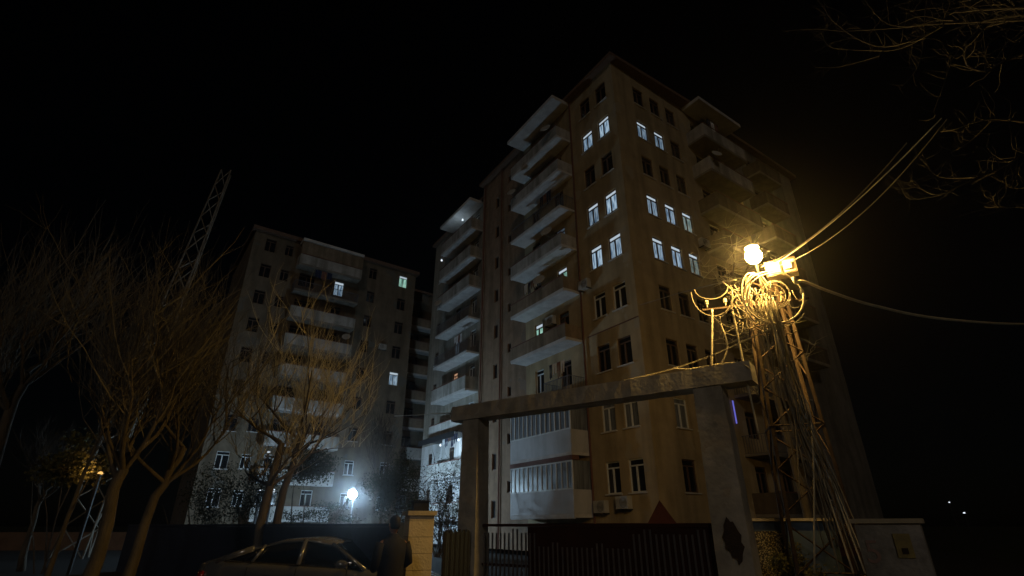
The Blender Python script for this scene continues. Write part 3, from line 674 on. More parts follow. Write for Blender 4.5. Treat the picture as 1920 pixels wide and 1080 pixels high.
for i in range(60):
    u0 = random.gauss(1415, 28); a = pt(u0, random.uniform(520, 620), random.uniform(9.9, 10.6)); b = pt(u0+random.gauss(0, 38), random.uniform(525, 640), random.uniform(9.9, 10.6))
    mid = (a+b)/2-UP*random.uniform(.05, .45)+V(random.gauss(0, .12), random.gauss(0, .08), 0); q = []
    for k in range(9): t = k/8; q.append(a*(1-t)**2+mid*2*t*(1-t)+b*t*t)
    s.tube(q, random.uniform(.004, .010), 4)
for i in range(26):
    du = random.gauss(0, 9); q = []
    for k, (u, v) in enumerate(((1440, 565), (1470, 680), (1500, 790), (1545, 905), (1600, 1060))): q.append(pt(u+du*(1+.25*k)+random.gauss(0, 4), v, 9.95-.05*k+random.gauss(0, .06)))
    q2 = []
    for k in range(4):
        for j in range(5): q2.append(q[k].lerp(q[k+1], j/5)+V(.02*math.sin(j+i), 0, 0))
    s.tube(q2, random.uniform(.005, .012), 4)
tag(s.build('cable_tangle', M['cable'], None, True), 'tangled mass of thin cables wrapped round the pylon head and down its side', 'cables', kind='stuff')
# cables up from the beam
bt = 4.47
def dropc(u0, v0, u1, v1, rng, r_, m_, lb, mid=None):
    p0 = pt(u0, v0, rng); p1 = pt(u1, v1, rng)
    pts = [p0]+([pt(*mid, rng)] if mid else [(p0+p1)/2])+[p1]; return cable(pts, r_, 'conduit', lb, 'cable', 'conduits rising from the gateway beam', m_)
dropc(1335, 580, 1334, 690, 10.3, .025, 'cable_l', 'straight pale conduit rising from the beam, leftmost of the two')
dropc(1350, 605, 1348, 690, 10.3, .016, 'cable_l', 'bowed pale cable beside the straight conduit on the beam', (1364, 650))
dropc(1374, 585, 1394, 682, 10.2, .022, 'cable_l', 'slanting pale conduit behind the end of the beam')
dropc(1397, 700, 1422, 812, 10.2, .02, 'cable_l', 'short pale conduit hanging below the end of the beam')
# far wires
def span_wire(a, b, sag, r_, lb, m_='cable_l', n=10):
    a, b = Vector(a), Vector(b); P = [a.lerp(b, i/n)-UP*(sag*4*(i/n)*(1-i/n)) for i in range(n+1)]; return cable(P, r_, 'overhead_wire', lb, 'wire', 'overhead wires meeting at the pylon', m_, 5, 2)
wtop = pt(1458, 492, 10.0)
span_wire(wtop, pt(1765, 222, 7.0), .12, .008, 'upper overhead wire rising right from the pylon into branches')
span_wire(wtop-UP*.06+V(.04, 0, 0), pt(1775, 224, 7.2), .28, .007, 'lower of the two overhead wires rising right from the pylon', 'cable')
span_wire(pt(1430, 500, 9.8), pt(1700, 268, 7.4), .2, .008, 'thin slack wire under the two rising overhead wires', 'cable')
cable([pt(1487, 520, 10.0), pt(1492, 530, 10), pt(1508, 528, 10.1), pt(1560, 548, 10.6), pt(1640, 573, 11.6), pt(1760, 597, 13.5), pt(1925, 608, 17), pt(2100, 600, 20)], .028, 'overhead_wire', 'single overhead wire sagging right across the black sky', 'wire', 'overhead wires meeting at the pylon', 'cable_l')
cable([pt(1445, 617, 9.9), pt(1400, 637, 10.0), pt(1330, 668, 10.2), pt(1240, 697, 10.7), pt(1100, 728, 11.5), pt(880, 770, 13.2), pt(740, 780, 19)], .013, 'overhead_wire', 'wire running left from the pylon along the top of the gateway beam', 'wire', 'overhead wires meeting at the pylon', 'cable_l')
cable([pt(1380, 525, 10.3), pt(1330, 535, 12), pt(1262, 553, 18), pt(1200, 572, 25.4)], .013, 'overhead_wire', 'thin wire from the pylon to the corner of the tan building', 'wire', 'overhead wires meeting at the pylon', 'cable')
cable([pt(1262, 690, 10.5), pt(1290, 692, 10.3), pt(1340, 684, 10.2), pt(1385, 680, 10.1), pt(1405, 690, 10)], .012, 'loose_cable', 'loose cable lying along the top of the beam end', 'cable', None, 'cable_l')
# ---------------------------------------------------------------- floodlight
FP = pt(661, 927, 40.0)
FL = thing('floodlight', V(FP.x, FP.y+.35, 0), 'glaring cold white floodlight on a post in the courtyard', 'floodlight')
s = MB(); s.tube([V(FP.x, FP.y+.35, 0), V(FP.x, FP.y+.35, FP.z+.2)], .05, 8); s.build('post', M['black'], FL)
s = MB(); s.lathe(V(FP.x, FP.y+.35, FP.z+.18), [(.02, 0), (.1, .01), (.1, .05), (.02, .07)], 10); s.tube([V(FP.x, FP.y+.35, FP.z+.22), V(FP.x, FP.y, FP.z+.42)], .05, 6); s.lathe(FP+UP*.31, [(.01, .14), (.12, .10), (.2, 0)], 12); s.build('housing', M['lampbody'], FL)
M['flood'] = emat('floodlight glass', (.52, .77, 1.0), FLOOD_P/(124*.0784))
s = MB(); s.lathe(FP, [(.01, -.28), (.14, -.242), (.242, -.14), (.28, 0), (.242, .14), (.14, .242), (.01, .28)], 20)
s.build('lens', M['flood'], FL, True)
# ---------------------------------------------------------------- lattice mast behind the trees
ma = pt(330, 565, 40); mb_ = pt(427, 322, 40); ma = ma+(ma-mb_)*(ma.z/(mb_.z-ma.z))
LM = thing('lattice_mast', ma, 'slender leaning lattice crane mast rising above the bare trees', 'mast')
side = (mb_-ma).cross(V(0, 1, 0)).normalized(); bk = (mb_-ma).cross(side).normalized(); hh = (mb_-ma).length
def mp_(t, i): 
    w_ = 1.05-.6*t; return ma+(mb_-ma)*t+side*w_*math.cos(i*2*math.pi/3+.5)+bk*w_*math.sin(i*2*math.pi/3+.5)
for i in range(3):
    s = MB(); s.tube([mp_(0, i), mp_(1, i)], .06, 5); s.build('chord', M['mast'], LM)
N_ = 18
for k in range(N_):
    s = MB()
    for i in range(3):
        j = (i+1) % 3; a, b = (i, j) if k % 2 else (j, i); s.tube([mp_(k/N_, a), mp_((k+1)/N_, b)], .045, 4)
    s.build('brace', M['mast'], LM)
# ---------------------------------------------------------------- vegetation
def grow(mb, p, d, L, r0, seg=5, wob=.12, up=.0, n=4):
    pts = [p.copy()]; rad = [r0]; d = d.normalized()
    for i in range(seg):
        d = (d+V(random.gauss(0, wob), random.gauss(0, wob), random.gauss(0, wob))+UP*up).normalized()
        pts.append(pts[-1]+d*L/seg); rad.append(r0*(1-(i+1)/seg*.8))
    mb.tube(pts, rad, n, cap=False); return pts, d
def broom_tree(base, trunk_pts, r0, limbs, llen, shoots, slen, label, tw='twig', name='bare_tree', spread=.9, up=.25, tr=.0095):
    t = thing(name, base, label, 'tree', 'bare trees left of the buildings')
    tk = MB(); P = [Vector(base)]+trunk_pts
    q = []
    for i in range(len(P)-1):
        for k in range(4): q.append(P[i].lerp(P[i+1], k/4)+V(random.gauss(0, .02), random.gauss(0, .02), 0))
    q.append(P[-1]); m_ = len(q)
    tk.tube(q, [r0*(1.25-.3*min(1, i/2)-.45*i/m_) for i in range(m_)], 10)
    cr = MB(); top = q[-1]
    for i in range(limbs):
        an = 2*math.pi*i/limbs+random.uniform(-.3, .3); d = V(math.cos(an)*spread, math.sin(an)*spread, random.uniform(.6, 1.3))
        st_ = q[-1-random.randint(0, 3)]
        lp, ld_ = grow(tk, st_, d, llen*random.uniform(.7, 1.15), r0*.38, 6, .13, up*.6, 6)
        starts_ = [(p, ld_) for p in lp[2:]]
        for q_ in range(3):
            b_ = lp[random.randint(2, 5)]; l2, d2 = grow(tk, b_, ld_+V(random.gauss(0, .6), random.gauss(0, .6), .4), llen*.7, r0*.16, 5, .2, up*.8, 5)
            starts_ += [(p, d2) for p in l2[1:]]
        for p, dd0 in starts_:
            for s_ in range(max(2, int(shoots*.3))):
                dd = (dd0*.5+V(random.gauss(0, .5), random.gauss(0, .5), random.uniform(.4, 1.3)))
                pp, d3 = grow(cr, p+V(random.gauss(0, .04), random.gauss(0, .04), 0), dd, slen*random.uniform(.35, 1.15), tr*random.uniform(.6, 1.5), 6, .15, .12, 3)
                for z_ in range(3):
                    b_ = random.choice(pp[1:5]); grow(cr, b_, d3+V(random.gauss(0, .7), random.gauss(0, .7), .3), slen*random.uniform(.15, .4), tr*.6, 3, .2, .08, 3)
    tk.build('trunk', M['bark'], t, True); cr.build('crown', M[tw], t)
    return t
def g0(u, v, r_): p = pt(u, v, r_); p.z = 0; return p
broom_tree(g0(165, 1080, 12.5), [pt(215, 920, 12.5), pt(240, 850, 12.6)], .135, 7, 1.9, 9, 2.6, 'bare tree with red brown upright shoots, leftmost of the two thick leaning trunks')
broom_tree(g0(235, 1080, 14), [pt(290, 930, 14), pt(345, 840, 14)], .12, 7, 2.2, 9, 2.6, 'bare tree with red brown upright shoots in front of the lattice mast')
broom_tree(g0(487, 1000, 15.5), [pt(497, 940, 15.5), pt(528, 830, 15.6)], .14, 5, 2.1, 8, 1.6, 'amber tinted bare tree behind the car roof, left trunk of the close pair', 'twig_lit', spread=1.3, up=.08)
broom_tree(g0(508, 1000, 16.2), [pt(530, 920, 16.2), pt(575, 800, 16.2)], .13, 6, 2.6, 8, 2.0, 'amber tinted bare tree with wide crown before the floodlight, right trunk of the pair', 'twig_lit', spread=1.3, up=.12)
broom_tree(g0(-30, 1000, 19), [pt(10, 800, 19), pt(50, 700, 19)], .17, 7, 2.2, 7, 3.2, 'dim bare tree at the far left edge of the photo')
broom_tree(g0(95, 1050, 17), [pt(140, 930, 17), pt(200, 790, 17)], .06, 4, 1.6, 4, 1.4, 'slim leaning bare tree between the far left tree and the thick trunks')
broom_tree(g0(62, 1000, 30), [pt(70, 950, 30), pt(85, 920, 30)], .12, 5, 1.8, 5, 1.5, 'small distant bare tree beyond the kerb wall at left', 'twig_g')
broom_tree(g0(716, 990, 27), [pt(716, 940, 27), pt(716, 880, 27)], .09, 5, 2.2, 4, 1.6, 'bare tree with forked limbs just right of the floodlight', 'twig_g', spread=.8)
def bush(c, rx, ry, rz_, n, label, leafm='leaf', size=.07, name='shrub', stems=5):
    t = thing(name, V(c.x, c.y, 0), label, 'shrub', 'dark shrubs around the yard')
    s = MB()
    for i in range(stems): grow(s, V(c.x+random.uniform(-.2, .2)*rx, c.y, 0), V(random.gauss(0, .25), random.gauss(0, .2), 1), c.z+rz_*.3, .035, 6, .08, 0, 5)
    s.build('stem', M['bark'], t)
    f_ = MB(); cl = [V(random.gauss(0, .42), random.gauss(0, .42), random.gauss(0, .42)) for _ in range(16)]
    for i in range(int(n*2.4)):
        k = random.choice(cl); d = V(random.gauss(0, .2), random.gauss(0, .2), random.gauss(0, .2))+k
        f_.leaf(c+V(d.x*rx, d.y*ry, d.z*rz_), size*random.uniform(.6, 1.4))
    f_.build('foliage', M[leafm], t); return t
bush(pt(733, 925, 19), .85, .7, 1.0, 2600, 'dense dark round bush behind the person and the cream pillar')
bush(pt(585, 880, 18.5), .8, .6, .7, 1500, 'dark leafy bush left of the floodlight behind the paired trunks')
bush(pt(470, 930, 23), 1.4, 1, 1.2, 1800, 'large dark bush left of the paired trunks')
bush(pt(378, 950, 25), 1.2, 1, 1.2, 1300, 'dark bush between the thick trunks and the paired trunks', 'leaf')
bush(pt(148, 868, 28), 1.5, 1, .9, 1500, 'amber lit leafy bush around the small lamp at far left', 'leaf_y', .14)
bush(pt(1490, 1062, 11.0), .35, .3, .28, 900, 'low yellow green bush at the foot of the pylon', 'leaf_y', .05)
bush(pt(600, 968, 24), 1.5, .5, .4, 700, 'sparse dark climbing bush on the yard wall below the floodlight')
# climber in front of the floodlit wing
iv = thing('climbing_plant', g0(835, 1000, 33), 'tangled bare climbing plant with dark leaves before the floodlit wing', 'climbing plant')
s = MB(); f_ = MB()
for i in range(26):
    b0 = g0(820+random.uniform(-10, 40), 1000, 33); pp, _ = grow(s, b0, V(random.gauss(0, .2), random.gauss(0, .2), 1), random.uniform(3.5, 6.0), .03, 9, .2, .1, 4)
    for p in pp[3:]:
        grow(s, p, V(random.gauss(0, 1), random.gauss(0, 1), random.gauss(.2, .6)), .8, .014, 4, .2, 0, 3)
        for k in range(16): f_.leaf(p+V(random.gauss(0, .25), random.gauss(0, .3), random.gauss(0, .25)), random.uniform(.05, .12))
        for k in range(2): grow(s, p, V(random.gauss(0, 1), random.gauss(0, 1), random.gauss(.0, .8)), 1.1, .016, 5, .3, 0, 3)
s.build('stem', M['bark'], iv); f_.build('foliage', M['leaf'], iv)
# overhanging tree at the upper right
M['twig_d'] = mat('dark grey bark', (.028, .027, .027), .95)
OT = thing('overhanging_tree', V(13.0, 8.0, 0), 'bare grey boughs with upturned tips hanging in at the upper right', 'tree')
tk = MB(); tt = [V(13, 8, 0), V(12.9, 7.9, 2.5), V(12.7, 7.8, 5), V(12.4, 7.7, 7.5), V(12, 7.6, 9.5)]; tk.tube(tt, [.32, .26, .22, .17, .1], 10)
tw = MB()
def bough(pts, rng, r_, twigs=3):
    P = [pt(1400+x/2.571, y/2.571, rng+.15*math.sin(i*1.3)) for i, (x, y) in enumerate(pts)]
    q = []
    for i in range(len(P)-1):
        p0, p1, p2, p3 = P[max(i-1, 0)], P[i], P[i+1], P[min(i+2, len(P)-1)]
        for k in range(4):
            t = k/4; q.append(.5*((2*p1)+(-p0+p2)*t+(2*p0-5*p1+4*p2-p3)*t*t+(-p0+3*p1-3*p2+p3)*t**3))
    q.append(P[-1]); m_ = len(q); tw.tube(q, [r_*(.35+.65*(1-i/m_)) for i in range(m_)], 5)
    for p in q[2:]:
        for _ in range(2 if random.random() < .3*twigs else 0): grow(tw, p, V(random.gauss(-.4, .7), random.gauss(0, .7), random.gauss(.1, .6)), random.uniform(.15, .6), r_*.3, 5, .3, .15, 3)
    return P[0]
starts = []
for pl, rg, rr_ in (([(1500, 30), (1000, 60), (940, 130), (830, 180), (740, 215), (640, 225), (540, 190), (450, 130), (390, 70), (370, 0)], 8.6, .02),
 ([(940, 130), (740, 235), (560, 242), (420, 232), (375, 195), (370, 150)], 8.6, .014), ([(1500, 90), (940, 115), (690, 120), (570, 0), (540, -60)], 9.0, .016),
 ([(960, -60), (870, 0), (850, 220), (820, 330), (740, 430)], 8.8, .012), ([(1450, 60), (1150, 100), (1110, 150), (1000, 270), (960, 380), (900, 540)], 8.4, .014),
 ([(1700, 120), (1337, 260), (1230, 300), (1150, 345), (1060, 310), (1060, 210)], 8.0, .03), ([(1150, 345), (1150, 250), (1140, 150)], 8.0, .012),
 ([(1600, 640), (1337, 590), (1200, 575), (1100, 590), (1000, 625), (940, 635)], 8.5, .016), ([(1180, 585), (1080, 680), (985, 735)], 8.5, .010),
 ([(1600, 600), (1337, 740), (1250, 800), (1110, 855), (940, 935), (860, 920), (790, 870)], 8.2, .02), ([(1110, 855), (920, 850), (850, 750)], 8.2, .014), ([(940, 940), (790, 960), (745, 905)], 8.2, .013),
 ([(1600, 1040), (1337, 1000), (1220, 1000), (1190, 960)], 8.6, .014), ([(1500, 880), (1337, 905), (1260, 900), (1250, 850)], 9, .012), ([(800, 130), (480, 150), (330, 140), (180, 150)], 9.2, .012), ([(640, 270), (450, 322), (330, 325)], 9.2, .010)):
    bough(pl, rg, rr_*.8)
for i in range(30):      # dense tangle at the top right corner
    x, y = random.uniform(950, 1500), random.uniform(-120, 130); a = random.uniform(2.2, 4.0)
    bough([(x, y), (x+120*math.cos(a), y-90*math.sin(a)), (x+240*math.cos(a+.4), y-150*math.sin(a+.4))], random.uniform(8.2, 10), .011, 2)
for a, b in (((1500, 30), 9.2), ((1500, 90), 8.5), ((1450, 60), 8.2), ((1700, 120), 7.6), ((1600, 640), 5.4), ((1600, 600), 5.5), ((1600, 1040), 4.6), ((1500, 880), 5.0)):
    p = pt(1400+a[0]/2.571, a[1]/2.571, 8.6); k = min(range(5), key=lambda i: abs(tt[i].z-b)); tk.tube([tt[k], (tt[k]+p)/2+UP*.4, p], [.09, .05, .02], 6)
tk.build('trunk', M['twig_d'], OT, True); tw.build('crown', M['twig_d'], OT)
# branches of a tree behind the pylon lamp
BT = thing('bare_tree', V(9.3, 17.5, 0), 'bare tree behind the glaring street lamp before the tan building', 'tree')
s = MB(); c_ = MB(); s.tube([V(9.3, 17.5, 0), V(9.2, 17.5, 3), V(9.0, 17.4, 6), V(8.7, 17.2, 9)], [.16, .13, .1, .06], 8)
for i in range(14):
    p = V(9.0-.05*i, 17.4, 5.5+.35*i); lp, ld_ = grow(s, p, V(random.gauss(-.3, .8), random.gauss(0, .6), .6), 2.0, .03, 6, .2, .05, 4)
    for q in lp[1:]:
        for k in range(5): grow(c_, q, V(random.gauss(0, 1), random.gauss(0, 1), random.gauss(.3, .6)), random.uniform(.5, 1.0), .008, 4, .2, 0, 3)
s.build('trunk', M['bark'], BT, True); c_.build('crown', M['twig_lit'], BT)
# low kerb wall and distant things
kw = MB(); kw.box(V(-52, 41, 0), V(34, 1, 0), V(-.02, .3, 0), UP*1.2); tag(kw.build('kerb_wall', M['lowwall']), 'long low brown wall behind the bare trees at the left', 'wall')
def far_lamp(u, v, rng, label, m_='spot_w', r_=.25, cat='lamp'):
    p = pt(u, v, rng); t = thing('distant_lamp', V(p.x, p.y, 0), label, cat, 'distant lamps on the horizon')
    s = MB(); s.tube([V(p.x, p.y, 0), p], .06, 6); s.build('post', M['black'], t)
    s = MB(); s.lathe(p, [(.02, -r_*.6), (r_, 0), (r_*.6, r_*.6), (.02, r_*.8)], 10); s.build('globe', M[m_], t, True)
    return p
far_lamp(1780, 942, 120, 'tiny white lamp in the black distance at right, upper left one of two', r_=.13)
far_lamp(1808, 962, 110, 'tiny white lamp in the black distance at right, lower right one of two', r_=.16)
far_lamp(504, 848, 45, 'tiny white lamp above the paired tree trunks', r_=.12)
far_lamp(488, 918, 40, 'small white lamp left of the paired tree trunks', r_=.14)
far_lamp(511, 921, 41, 'small bluish lamp seen between the paired tree trunks', r_=.2)
pa = far_lamp(188, 888, 27, 'amber lamp behind the left trees', 'spot_o', .1)
ld3 = bpy.data.lights.new('amber_lamp_light', 'POINT'); lo3 = bpy.data.objects.new('amber_lamp_light', ld3); col.objects.link(lo3); ld3.energy = 10; ld3.color = (1, .55, .18); ld3.shadow_soft_size = .1; lo3.location = pa+V(-.2, -.4, .1)
# ---------------------------------------------------------------- car
cdx = V(.972, -.235, 0).normalized(); cdy = V(.235, .972, 0).normalized()      # forward, away side
CT = V(-2.62, 10.2, 0)-cdx*3.62                                              # near side tail corner
CW = 1.80; cc = CT+cdy*CW/2
def cw(x, y, z): return cc+cdx*x+cdy*y+UP*z       # x from tail, y from centreline (negative = near side)
CAR = thing('parked_car', cw(2.35, 0, 0), 'silver grey saloon car parked in front of the dark blue wall', 'car')
xs = [0.0, .08, .35, .8, 1.3, 2.0, 2.8, 3.45, 3.7, 4.2, 4.55, 4.72, 4.8]
belt = [.90, 1.0, 1.06, 1.05, 1.02, 1.0, .97, .94, .93, .85, .74, .66, .60]
half = [.66, .74, .84, .88, .9, .9, .9, .89, .88, .85, .78, .68, .55]
bot = [.42, .3, .22, .2, .2, .2, .2, .2, .2, .2, .22, .28, .34]
rings = []
for x, b, h, z0 in zip(xs, belt, half, bot):
    prof = [(-.70, z0), (-.95, z0+.06), (-1.0, z0+(b-z0)*.35), (-1.0, z0+(b-z0)*.62), (-.965, b-.10), (-.93, b-.03), (-.86, b), (-.4, b+.012), (0, b+.018)]
    full = prof+[(-a, z) for a, z in reversed(prof[:-1])]
    rings.append([cw(x, a*h, z) for a, z in full])
s = MB(); s.loft(rings); s.build('body', M['paint'], CAR, True)
# greenhouse: glass cell, then roof skin and pillars
gx = [(.55, 1.055, .74), (1.15, 1.27, .66), (1.75, 1.40, .60), (2.3, 1.43, .59), (2.85, 1.36, .60), (3.2, 1.19, .66), (3.62, .95, .76)]
def grow_(x, z, h, k=0): return [cw(x, -.80+.0, .96), cw(x, -h, z-.03), cw(x, -h*.8, z), cw(x, 0, z+.02), cw(x, h*.8, z), cw(x, h, z-.03), cw(x, .80, .96)]
s = MB(); s.loft([[cw(x, -.80, .93), cw(x, -h-.01, z-.04), cw(x, -h*.8, z-.012), cw(x, 0, z+.005), cw(x, h*.8, z-.012), cw(x, h+.01, z-.04), cw(x, .80, .93)] for x, z, h in gx]); s.build('window_glass', M['cglass'], CAR, True)
s = MB(); rg = []
for x, z, h in gx[1:5]:
    rg.append([cw(x, -h-.03, z-.055), cw(x, -h-.025, z-.02), cw(x, -h*.8, z+.012), cw(x, 0, z+.034), cw(x, h*.8, z+.012), cw(x, h+.025, z-.02), cw(x, h+.03, z-.055), cw(x, 0, z-.02)])
s.loft(rg); s.build('roof', M['paint'], CAR, True)
def pil(side, a, b, w_, nm='pillar'):
    s = MB(); s.tube([cw(a[0], side*a[1], a[2]), cw(b[0], side*b[1], b[2])], w_, 6); s.build(nm, M['paint'], CAR, True)
for sd in (-1, 1):
    pil(sd, (3.62, .80, .94), (2.83, .635, 1.335), .035)
    pil(sd, (.5, .78, 1.03), (1.2, .69, 1.25), .06)
    pil(sd, (2.28, .82, .98), (2.25, .635, 1.40), .045); pil(sd, (1.28, .82, 1.0), (1.42, .66, 1.31), .03)
    s = MB(); s.tube([cw(x, sd*(h+.035), z) for x, h, z in ((.75, .845, 1.035), (1.3, .85, 1.03), (2.0, .85, 1.01), (2.8, .85, .98), (3.55, .83, .945))], .012, 5); s.build('chrome_strip', M['chrome'], CAR)
    s = MB(); c_ = cw(3.25, sd*1.02, 1.03); s.loft([[c_+cdx*x+cdy*w_*math.cos(q)+UP*h*math.sin(q) for q in [i*math.pi/5 for i in range(10)]] for x, w_, h in ((-.06, .09, .06), (.02, .11, .075), (.1, .08, .05), (.13, .02, .02))]); s.tube([cw(3.28, sd*.84, .97), c_], .025, 6)
    s.build('wing_mirror', M['paint'], CAR, True)
    for x in (1.75, 2.75):
        s = MB(); s.tube([cw(x-.1, sd*.915, .80), cw(x-.05, sd*.94, .81), cw(x+.05, sd*.94, .81), cw(x+.1, sd*.915, .80)], .014, 5); s.build('door_handle', M['chrome'], CAR)
    s = MB(); s.loft([[cw(x, sd*y, z) for y, z in ((y0, .70), (y0+.03, .78), (y0, .87), (y0-.1, .78))] for x, y0 in ((-.01, .60), (.1, .74), (.3, .84))]); s.build('tail_lamp', M['red_l'], CAR, True)
    s = MB(); s.loft([[cw(x, sd*y, z) for y, z in ((y0, .56), (y0+.02, .62), (y0, .69), (y0-.12, .63))] for x, y0 in ((4.77, .55), (4.66, .70), (4.45, .80))]); s.build('headlight', M['clear_l'], CAR, True)
    for x in (.95, 3.85):
        c_ = cw(x, sd*.80, .33); s = MB()
        n_ = 20; s.loft([[c_+cdy*sd*y+(cdx*math.cos(2*math.pi*k/n_)+UP*math.sin(2*math.pi*k/n_))*r_ for k in range(n_)] for r_, y in ((.2, -.1), (.31, -.1), (.33, -.05), (.33, .08), (.31, .11), (.21, .11))])
        wh = s.build('wheel', M['tyre'], CAR, True); s = MB(); s.loft([[c_+cdy*sd*y+(cdx*math.cos(2*math.pi*k/n_)+UP*math.sin(2*math.pi*k/n_))*r_ for k in range(n_)] for r_, y in ((.21, .09), (.2, .115), (.05, .10), (.01, .11))]); s.build('rim', M['rim'], wh, True)
s = MB()
for x in (1.25, 2.28, 3.3):
    s.tube([cw(x, -.905, .35), cw(x, -.908, .6), cw(x+.01, -.875, .95)], .006, 4)
s.build('door_seam', M['black'], CAR)
s = MB(); s.box(cw(-.012, -.26, .58), cdy*.52, cdx*.012, UP*.12); s.build('number_plate', M['cable_l'], CAR)
s = MB(); s.loft([[cw(x, y, z) for x, y, z in ((2.5, y0, .7), (2.62, y0, .7), (2.5, y0, 1.22), (2.4, y0, 1.22))] for y0 in (-.55, -.15)]); s.build('seat', M['black'], CAR)
# ---------------------------------------------------------------- person
PC = V(-1.82, 8.75, 0); pr_ = R(35)      # facing away towards the car and yard
pxv = V(math.cos(pr_), math.sin(pr_), 0); pfv = V(-math.sin(pr_), math.cos(pr_), 0)
def pw(x, y, z): return V(x, y, z)
person = thing('person', PC, 'person in black jacket standing between the car and the cream pillar', 'person')
person.rotation_euler = (0, 0, pr_)
def skin_obj(name, verts, edges, radii, m_, parent, sub=2, root=0):
    me = bpy.data.meshes.new(name); me.from_pydata([tuple(v) for v in verts], edges, []); me.materials.append(m_)
    o = bpy.data.objects.new(name, me); col.objects.link(o); o.parent = parent
    md = o.modifiers.new('skin', 'SKIN'); md.use_smooth_shade = True
    for i, r_ in enumerate(radii): me.skin_vertices[0].data[i].radius = r_ if hasattr(r_, '__len__') else (r_, r_)
    me.skin_vertices[0].data[root].use_root = True
    sb = o.modifiers.new('sub', 'SUBSURF'); sb.levels = sub; sb.render_levels = sub
    return o
# body with arms bent, hands held together in front
vs = [(0, 0, .95), (0, 0, 1.15), (0, .01, 1.33), (0, .0, 1.43), (0, .01, 1.52), (0, .02, 1.60),
 (.10, 0, .90), (.11, .02, .50), (.12, -.02, .10), (.13, .10, .05), (-.10, 0, .90), (-.11, 0, .50), (-.13, -.03, .10), (-.14, .09, .05),
 (.18, 0, 1.40), (.25, -.02, 1.15), (.16, .24, 1.10), (.12, .30, 1.12), (-.18, 0, 1.40), (-.25, -.01, 1.13), (-.19, .22, 1.05), (-.15, .28, 1.08)]
es = [(0, 1), (1, 2), (2, 3), (3, 4), (4, 5), (0, 6), (6, 7), (7, 8), (8, 9), (0, 10), (10, 11), (11, 12), (12, 13), (3, 14), (14, 15), (15, 16), (16, 17), (3, 18), (18, 19), (19, 20), (20, 21)]
rd = [(.10, .08), (.09, .08), (.09, .08), (.07, .06), .045, .05, (.09, .09), .06, .045, .04, (.09, .09), .06, .045, .04, .065, .05, .036, .028, .065, .05, .036, .028]
skin_obj('body', vs, es, rd, M['skin'], person)
# head
hm = MB(); HR = []
prof = [(1.555, .045, .05, .0), (1.575, .058, .075, .015), (1.60, .066, .085, .015), (1.63, .072, .09, .012), (1.66, .075, .094, .008), (1.69, .077, .096, .002), (1.72, .074, .093, -.004), (1.75, .062, .078, -.008), (1.77, .04, .05, -.01), (1.778, .01, .012, -.01)]
for z, rx, ry, oy in prof:
    HR.append([V(rx*math.cos(2*math.pi*k/16), oy+ry*math.sin(2*math.pi*k/16)+(.018 if k == 4 and 1.61 < z < 1.68 else 0), z) for k in range(16)])
def local_build(mb, name, m_, parent, smooth=True):
    me = bpy.data.meshes.new(name); me.from_pydata([tuple(v) for v in mb.v], [], mb.f); me.materials.append(m_)
    for p in me.polygons: p.use_smooth = smooth
    o = bpy.data.objects.new(name, me); col.objects.link(o); o.parent = parent; return o
hm.loft(HR); 
for sx in (-1, 1): hm.loft([[V(sx*(.072+e), .0+.02*math.cos(q), 1.655+.03*math.sin(q)) for q in [i*math.pi/4 for i in range(8)]] for e in (0, .015)])
hd_o = local_build(hm, 'head', M['skin'], person)
hm = MB()
rings = [[V(rx*math.cos(2*math.pi*k/16), oy+ry*math.sin(2*math.pi*k/16), z) for k in range(16)] for z, rx, ry, oy in [(1.60, .064, .05, -.04), (1.64, .078, .083, -.028), (1.68, .083, .096, -.018), (1.72, .082, .102, -.008), (1.755, .07, .09, -.008), (1.785, .04, .055, -.012), (1.795, .01, .01, -.012)]]
hm.loft(rings); local_build(hm, 'hair', M['hair'], person)
hm = MB()
for sx in (-1, 1): hm.lathe(V(sx*.03, .092, 1.672), [(.002, -.008), (.009, 0), (.002, .008)], 8)
local_build(hm, 'eyes', M['black'], person); hm = MB(); hm.tube([V(-.025, .098, 1.61), V(0, .104, 1.608), V(.025, .098, 1.61)], .005, 5); local_build(hm, 'mouth', M['band'], person)
# jacket, trousers, shoes
jv = [(0, 0, .86), (0, 0, 1.02), (0, 0, 1.2), (0, .01, 1.34), (0, 0, 1.43), (0, .005, 1.51), (.19, 0, 1.40), (.27, -.02, 1.14), (.19, .20, 1.10), (-.19, 0, 1.40), (-.27, -.01, 1.12), (-.21, .18, 1.06)]
je = [(0, 1), (1, 2), (2, 3), (3, 4), (4, 5), (4, 6), (6, 7), (7, 8), (4, 9), (9, 10), (10, 11)]
jm = MB()
def ell(cx, cy, z, rx, ry, n=20): return [V(cx+rx*math.cos(2*math.pi*k/n), cy+ry*math.sin(2*math.pi*k/n)+.006*math.sin(5*k+z*30), z) for k in range(n)]
jm.loft([ell(0, 0, z, rx, ry) for z, rx, ry in ((.80, .205, .15), (.90, .21, .155), (1.05, .195, .145), (1.2, .205, .15), (1.32, .225, .145), (1.40, .22, .13), (1.45, .17, .11), (1.485, .10, .09), (1.53, .075, .08), (1.54, .06, .065))])
for sg, arm in ((1, [(.19, 0, 1.40), (.235, -.01, 1.28), (.265, -.02, 1.14), (.24, .06, 1.11), (.19, .17, 1.10), (.155, .24, 1.105)]), (-1, [(-.19, 0, 1.40), (-.235, -.01, 1.27), (-.265, -.02, 1.12), (-.25, .05, 1.08), (-.21, .16, 1.055), (-.18, .22, 1.05)])):
    jm.tube([V(*p) for p in arm], [.085, .078, .066, .062, .054, .045], 12)
local_build(jm, 'jacket', M['jacket'], person)
tv = [(0, 0, .93), (.10, 0, .86), (.11, .02, .50), (.12, -.02, .12), (-.10, 0, .86), (-.11, 0, .50), (-.13, -.03, .12)]
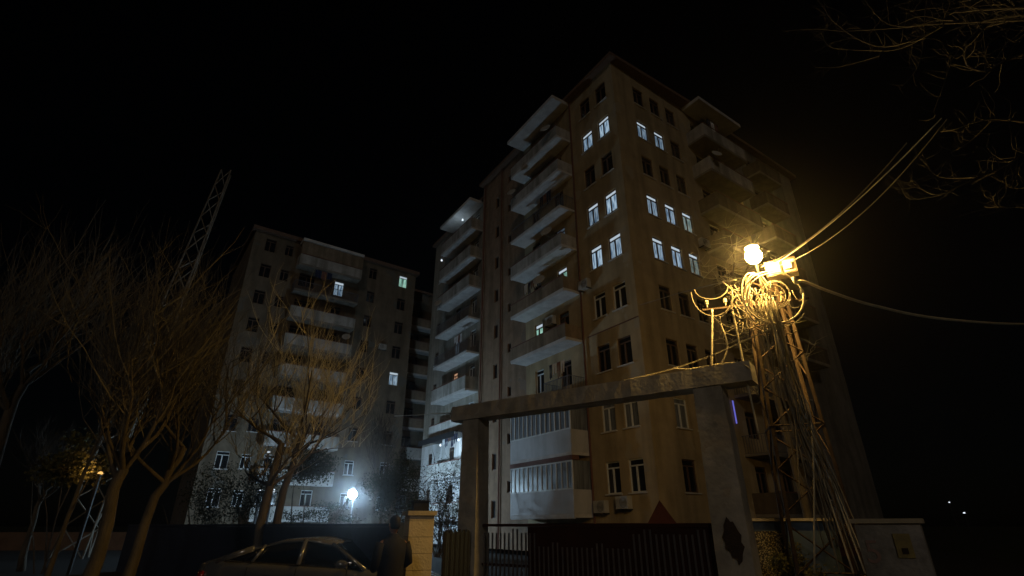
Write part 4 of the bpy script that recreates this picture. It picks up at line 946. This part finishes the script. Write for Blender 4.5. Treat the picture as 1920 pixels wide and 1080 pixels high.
skin_obj('trousers', tv, [(0, 1), (1, 2), (2, 3), (0, 4), (4, 5), (5, 6)], [(.17, .125), .105, .078, .062, .105, .078, .062], M['trousers'], person)
for sx, y in ((.125, 0), (-.135, -.01)):
    hm = MB(); hm.loft([[V(sx+w_*math.cos(q), y+yy, max(0.0, .0+h*(.5+.5*math.sin(q)))) for q in [i*math.pi/5 for i in range(10)]] for yy, w_, h in ((-.09, .03, .07), (-.06, .045, .10), (.02, .045, .11), (.10, .05, .07), (.17, .04, .05), (.19, .015, .03))]); local_build(hm, 'shoe', M['shoe'], person)
# hands: palm and five fingers each, curled round a phone
for sx, wrist in ((1, V(.12, .30, 1.12)), (-1, V(-.15, .28, 1.08))):
    vv = [wrist, wrist+V(-.02*sx, .04, .01), wrist+V(-.035*sx, .075, .02)]; ee = [(0, 1), (1, 2)]; rr_ = [.026, (.036, .02), (.036, .018)]
    for k in range(4):
        b = wrist+V(-.035*sx, .075, .02)+V((-.027+.018*k)*sx, .012, 0); L = (.062, .072, .068, .054)[k]; i0 = len(vv)
        vv += [b, b+V(-.004*sx, L*.45, .012), b+V(-.012*sx, L*.7, .035), b+V(-.02*sx, L*.55, .055)]; ee += [(2, i0), (i0, i0+1), (i0+1, i0+2), (i0+2, i0+3)]; rr_ += [.009, .0085, .008, .007]
    i0 = len(vv); b = wrist+V(-.045*sx, .03, .02); vv += [b, b+V(-.025*sx, .025, .02), b+V(-.03*sx, .045, .04)]; ee += [(1, i0), (i0, i0+1), (i0+1, i0+2)]; rr_ += [.012, .010, .008]
    skin_obj('hand', vv, ee, rr_, M['skin'], person, 2)
ph = MB(); ph.box(V(-.06, .385, 1.10), V(.085, 0, 0), V(0, .01, 0), V(0, -.02, .15)); pho = local_build(ph, 'phone', M['phone'], None, False); pho.location = PC; pho.rotation_euler = (0, 0, pr_)
tag(pho, 'black phone held by the person in the black jacket', 'phone')
# ---------------------------------------------------------------- haze
hz = MB(); hz.box(V(-120, -20, -1), V(260, 0, 0), V(0, 190, 0), UP*36)
hm_ = bpy.data.materials.new('night haze'); hm_.use_nodes = True; t = hm_.node_tree; t.nodes.remove(t.nodes['Principled BSDF'])
pv = t.nodes.new('ShaderNodeVolumePrincipled'); pv.inputs['Color'].default_value = (.9, .9, .9, 1); pv.inputs['Density'].default_value = .0009; pv.inputs['Anisotropy'].default_value = .95
t.links.new(pv.outputs[0], t.nodes['Material Output'].inputs['Volume'])
tag(hz.build('haze', hm_), kind='stuff')
